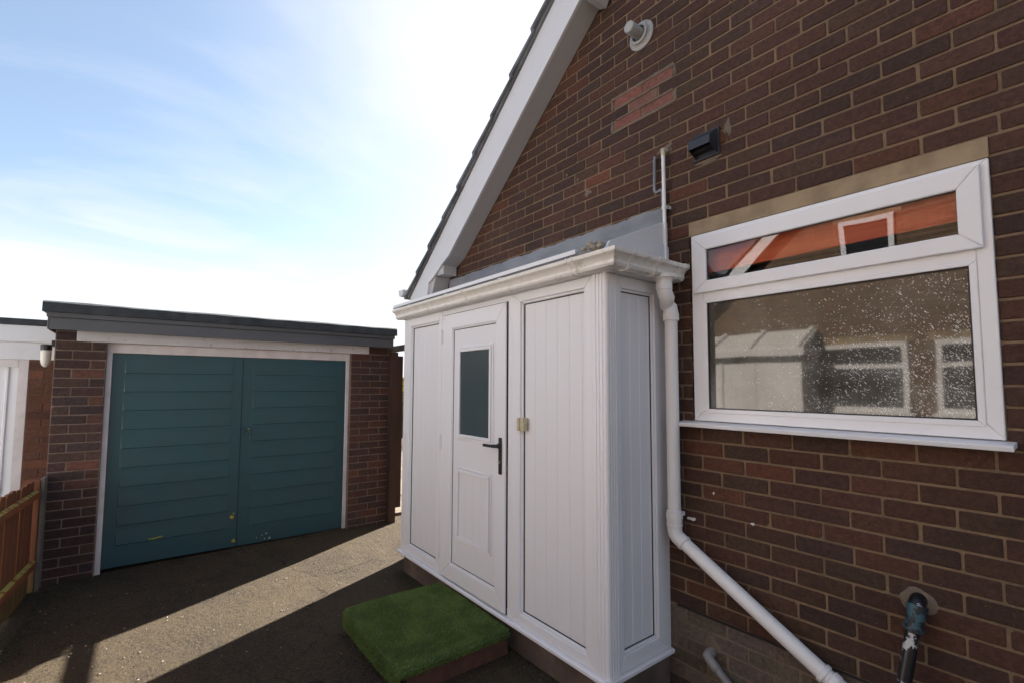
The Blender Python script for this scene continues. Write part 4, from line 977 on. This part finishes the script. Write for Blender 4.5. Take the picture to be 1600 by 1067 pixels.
def neighbour_garage():
    x = -6.2
    g = empty('neighbour_garage', (x, -3.0, -.05), 'neighbouring garage with a white fascia and white ribbed door at the left edge', 'garage')
    B = Bricks(); brick_face_x(B, x, -3.222, -2.99, -.153, 26, [((.13, .052, .030), 3), ((.105, .045, .028), 2), ((.15, .060, .033), 1)], .112)
    B.flat([(x-.004, -3.222, -.2), (x-.004, -2.99, -.2), (x-.004, -2.99, 1.79), (x-.004, -3.222, 1.79)], col=(1, 1, 1)); B.build('wall', [M['brick'], m_mortar('orange_mortar', (.12, .06, .038), (.09, .048, .033))], g)
    s = MB(); s.box(-11.5, x-.013, -3.2, -3.0, -.2, 1.78); s.box(-11.5, x-.013, -5.9, -5.7, -.2, 1.78); s.box(x-.013-.2, x-.012, -5.9, -5.45, -.2, 1.78); s.build('side_wall', M['bp_orange'], g)
    f = MB(); f.box(x-.05, x-.005, -3.290, -3.223, -.1, 1.743); f.box(x-.05, x-.005, -5.45, -5.38, -.1, 1.743); f.box(x-.05, x-.004, -5.38, -3.2905, 1.675, 1.743); f.build('door_frame', M['frame_pink'], g, bevel=.003)
    d = MB(); pts = []; y = -5.38
    while y < -3.30:
        pts += [(x-.055, y), (x-.055, y+.05), (x-.040, y+.056), (x-.040, y+.068), (x-.055, y+.074)]; y += .085
    pts = [(a, min(b, -3.2905)) for a, b in pts]
    d.prism(pts+[(x-.08, -3.2905), (x-.08, -5.38)], 'Z', -.08, 1.674); d.build('door', M['pvc'], g)
    f = MB(); f.box(x-.02, x+.012, -5.95, -2.992, 1.744, 1.90); f.box(x-.02, x+.030, -5.95, -2.992, 1.901, 2.052); f.build('fascia', M['paint_white'], g, bevel=.004)
    r = MB(); r.box(-11.5, x+.045, -5.98, -2.990, 2.053, 2.112); r.build('roof', M['felt'], g, bevel=.006)
neighbour_garage()

# ------------------------------------------------------------------ gate between garage and house
def gate():
    m = MB(); m.box(GX-.02, GX+.075, -.128, -.045, -.1, 1.905); p = m.build('gate_post', M['wood_dark'], bevel=.004); tag(p, 'dark brown timber gate post fixed to the corner of the teal garage', 'post')
    r = empty('gate', (-5.34, 0, .1), 'dark brown boarded gate folded open beyond the garage corner', 'gate')
    m = MB()
    for i in range(8): m.box(-5.32-.1*(i+1)+.002, -5.32-.1*i-.002, -.010, .012, .12+random.uniform(-.01, .01), 1.862)
    m.build('boards', M['wood_dark'], r, bevel=.002)
    m = MB()
    for z in (.35, 1.0, 1.62): m.box(-6.1, -5.325, .0125, .052, z, z+.09)
    m.box(-5.345, -5.298, -.012, .054, .115, 1.868); m.build('gate_frame', M['wood_dark'], r, bevel=.003)
    m = MB(); m.box(-5.36, XL-.002, -.085, -.018, 1.915, 1.978)
    b = m.build('beam', M['wood_beam'], bevel=.004); tag(b, 'weathered timber beam spanning the gap from the garage to the house', 'beam')
gate()
def curved():
    r = empty('picket_fence', (-5.25, -2.945, -.085), 'orange stained timber picket fence beside the drive', 'fence', rz=R(-5.0))
    def part(name, mb, m, bev=.002):
        me_o = mb.build(name, m, None, bevel=bev); me_o.parent = r; return me_o
    m = MB(); m.box(-.05, .040, -.030, -.006, -.02, .880); part('post', m, M['conc'], .004)
    m = MB(); m.box(-.045, .045, -.13, -.031, 0, .862); part('post', m, M['fence'], .003)
    m = MB(); pk = [(-.046, 0), (.046, 0), (.046, .835), (.030, .85), (-.030, .85), (-.046, .835)]
    m.prism(pk, 'Y', -.076, -.058); first = part('picket', m, M['fence'])
    first.location = (.12, 0, .02)
    for i in range(1, 56):
        c = first.copy(); COL.objects.link(c); c.parent = r; c.location = (.12+.1045*i, random.uniform(-.003, .003), .02+random.uniform(-.008, .008)); c.rotation_euler = (0, R(random.uniform(-.5, .5)), 0)
    for z in (.735, .205):
        m = MB(); m.prism([(-.056, z), (-.026, z), (-.026, z+.050), (-.050, z+.060), (-.056, z+.060)], 'X', .02, 6.0); part('rail', m, M['rail'], .003)
    for x in (2.0, 4.0, 5.98):
        m = MB(); m.box(x-.04, x+.04, -.16, -.078, -.1, .95); part('post', m, M['fence'], .004)
curved()

# ------------------------------------------------------------------ house opposite (seen mirrored in the window)
def opposite():
    y = -5.9
    h = empty('opposite_house', (0, y, -.1), 'sunlit brown brick house across the drive mirrored in the window glass', 'house')
    xl, xr = -4.75, 3.6; rg = (xl+xr)/2; rk = lambda x: 3.35+.86*((x if x <= rg else 2*rg-x)+4.4)-.2
    w = MB(); w.prism([(xl, -.2), (xr, -.2), (xr, rk(xr)), (rg, rk(rg)), (xl, rk(xl))], 'Y', y-.2, y); w.build('wall', M['bp_opp'], h)
    w = MB(); w.box(xl, xl+.2, y-8, y-.201, -.2, rk(xl)); w.box(xr-.2, xr, y-8, y-.201, -.2, rk(xr)); w.build('side_wall', M['bp_y'], h)
    for s_ in (1, -1):
        q = lambda pts: [(p if s_ > 0 else (2*rg-p[0], p[1])) for p in pts]
        b = MB(); b.prism(q([(xl-.25, rk(xl-.25)), (rg, rk(rg)), (rg, rk(rg)+.26), (xl-.25, rk(xl-.25)+.26)]), 'Y', y+.16, y+.18); b.build('bargeboard', M['paint_white'], h)
        b = MB(); b.prism(q([(xl-.3, rk(xl-.3)+.27), (rg, rk(rg)+.27), (rg, rk(rg)+.36), (xl-.3, rk(xl-.3)+.36)]), 'Y', y-8, y+.22); b.build('roof', M['tile'], h)
    def win(x0, x1, z0, z1, tr=True, bars=False):
        f = MB(); frame(f, x0, x1, z0, z1, .065, y+.002, y+.04); 
        if tr: f.box(x0+.065, x1-.065, y+.003, y+.039, z1-.36, z1-.30)
        if bars: f.box((x0+x1)/2-.03, (x0+x1)/2+.03, y+.003, y+.038, z0+.065, z1-.37)
        wn = f.build('window', M['pvc'], h); p = MB(); p.box(x0+.065, x1-.065, y+.004, y+.012, z0+.065, z1-.065); p.build('pane', M['darkglass'], wn)
        s = MB(); s.box(x0-.05, x1+.05, y+.002, y+.07, z0-.05, z0-.002); s.build('sill', M['pvc'], wn)
        l = MB(); l.box(x0-.08, x1+.08, y+.001, y+.006, z1+.003, z1+.11); l.build('lintel', M['lintel'], wn)
    win(-3.06, -1.90, 1.18, 2.16); win(-1.60, -.6, 1.18, 2.16, bars=True); win(-2.62, -1.97, 3.32, 3.98, tr=False)
    p = empty('opposite_porch', (-4.2, y+.5, -.1), 'white plastic porch on the house across the drive mirrored in the window glass', 'porch')
    b = MB(); b.box(-5.6, -3.02, y+.011, y+.55, 0.0, 1.98); b.build('wall', M['pvc'], p)
    b = MB(); b.box(-5.7, -2.94, y+.50, y+.68, 2.0, 2.10); b.box(-3.02, -2.93, y+.02, y+.499, 2.0, 2.10); b.build('gutter', M['pvc'], p)
    b = MB(); b.prism([(y+.60, 2.101), (y+.60, 2.13), (y+.045, 2.42), (y+.045, 2.36)], 'X', -5.65, -2.98); b.build('roof', M['paint_white'], p)
    for xx in (-5.2, -4.45, -3.75, -3.05):
        b = MB(); b.prism([(y+.62, 2.135), (y+.62, 2.16), (y+.045, 2.46), (y+.045, 2.425)], 'X', xx-.03, xx+.03); b.build('roof_bar', M['pvc'], p)
    b = MB(); b.box(-4.30, -4.24, y+.551, y+.575, .05, 1.95); b.box(-5.1, -5.04, y+.551, y+.575, .05, 1.95); b.box(-3.72, -3.70, y+.551, y+.56, .05, 1.95); b.build('frame', M['pvc'], p)
    b = MB(); b.box(-4.85, -4.45, y+.552, y+.56, 1.1, 1.75); b.build('pane', M['darkglass'], p)
opposite()
def far_side():
    # grey roofed house and a yellow flowering shrub through the gap beside the porch
    h = empty('distant_house', (-30, 12, 0), 'distant grey roofed house seen through the gap beside the porch', 'house')
    w = MB(); w.box(-36, -28, 8, 20, -.2, 2.1); w.build('wall', M['bp_y'], h)
    w = MB(); w.prism([(-36.4, 2.0), (-32, 3.15), (-27.6, 2.0)], 'Y', 7.6, 20.4); w.build('roof', M['tile'], h)
    r = empty('yellow_shrub', (-11.7, 2.9, -.05), 'yellow flowering shrub beyond the gate', 'shrub')
    rd = random.Random(5)
    for nm, mt, z0, z1, cnt in (('blossom', 'yleaf', 1.10, 1.72, 900), ('foliage', 'leaf', .30, 1.25, 2200)):
        m = MB()
        for _ in range(cnt):
            a = rd.uniform(0, 2*math.pi); q = .75*math.sqrt(rd.random()); z = rd.uniform(z0, z1); q *= 1-.35*abs(z-.9)
            c = Vector((-11.7+q*math.cos(a), 2.9+q*math.sin(a), z)); u = Vector((rd.gauss(0, 1), rd.gauss(0, 1), rd.gauss(0, 1))).normalized(); v = u.orthogonal().normalized(); s = rd.uniform(.02, .045)
            m.add([c-u*s, c+v*s*.5, c+u*s, c-v*s*.5], [(0, 1, 2, 3)])
        m.build(nm, M[mt], r)
    m = MB()
    for _ in range(9):
        a = rd.uniform(0, 6.28); m.tube([(-11.7, 2.9, -.1), (-11.7+.25*math.cos(a), 2.9+.25*math.sin(a), .6), (-11.7+.5*math.cos(a), 2.9+.5*math.sin(a), 1.4)], [.02, .013, .005], 7)
    m.build('stem', M['bark'], r)
    w = MB(); w.box(-14.2, -14.0, -1.0, 7, -.1, .75); tag(w.build('garden_wall', M['bp_y']), 'low brick garden wall at the far end of the paved path', 'wall')
far_side()
def crumbs():
    m = MB(); rd = random.Random(21)
    def one(x, y, s):
        z = gz(x, y)+s*.25; vs = []
        for d in ((1, 0, 0), (-1, 0, 0), (0, 1, 0), (0, -1, 0), (0, 0, .7), (0, 0, -.6)): k = s*rd.uniform(.5, 1.5); vs.append((x+d[0]*k, y+d[1]*k, z+d[2]*k))
        m.add(vs, [(0, 2, 4), (2, 1, 4), (1, 3, 4), (3, 0, 4), (2, 0, 5), (1, 2, 5), (3, 1, 5), (0, 3, 5)])
    for _ in range(2600):
        t = rd.random()
        if t < .55: x = rd.uniform(-4.02, -1.6); y = PY+.01-abs(rd.gauss(0, .05))
        elif t < .75: x = -5.28+abs(rd.gauss(0, .02)); y = rd.choice((rd.uniform(-2.96, -2.64), rd.uniform(-.57, -.1)))
        elif t < .9: x = rd.uniform(-5.2, -3.6); y = -2.90-.088*(x+5.25)+abs(rd.gauss(0, .04))
        else: x = rd.uniform(-5.3, -5.24); y = rd.uniform(-2.6, -.6)
        one(x, y, rd.uniform(.002, .008) if rd.random() < .93 else rd.uniform(.008, .015))
    tag(m.build('soil_crumbs', simple('damp_crumbs', (.050, .040, .028), (.030, .036, .016), 30, .95, 0)), 'dark crumbs of soil and moss along the foot of the walls', None, None, 'stuff')
crumbs()
def grit():
    m = MB(); rd = random.Random(11)
    for _ in range(170):
        x = rd.uniform(-5.0, -1.9); y = rd.uniform(-3.0, -.6); 
        if -3.33 < x < -2.36 and y > -1.33: continue
        if rd.random() < .5: x = -4.0+rd.gauss(0, .5)
        s = rd.choice((.003, .004, .005, .007)); z = gz(x, y)+s*.4+.003
        vs = []
        for d in ((1, 0, 0), (-1, 0, 0), (0, 1, 0), (0, -1, 0), (0, 0, .6), (0, 0, -.6)): k = s*rd.uniform(.6, 1.4); vs.append((x+d[0]*k, y+d[1]*k, z+d[2]*k))
        m.add(vs, [(0, 2, 4), (2, 1, 4), (1, 3, 4), (3, 0, 4), (2, 0, 5), (1, 2, 5), (3, 1, 5), (0, 3, 5)])
    o = m.build('grit', simple('pale_grit', (.38, .35, .30), (.18, .16, .13), 60, .9, 0)); tag(o, 'scattered pale grit and chips on the drive', None, None, 'stuff')
grit()
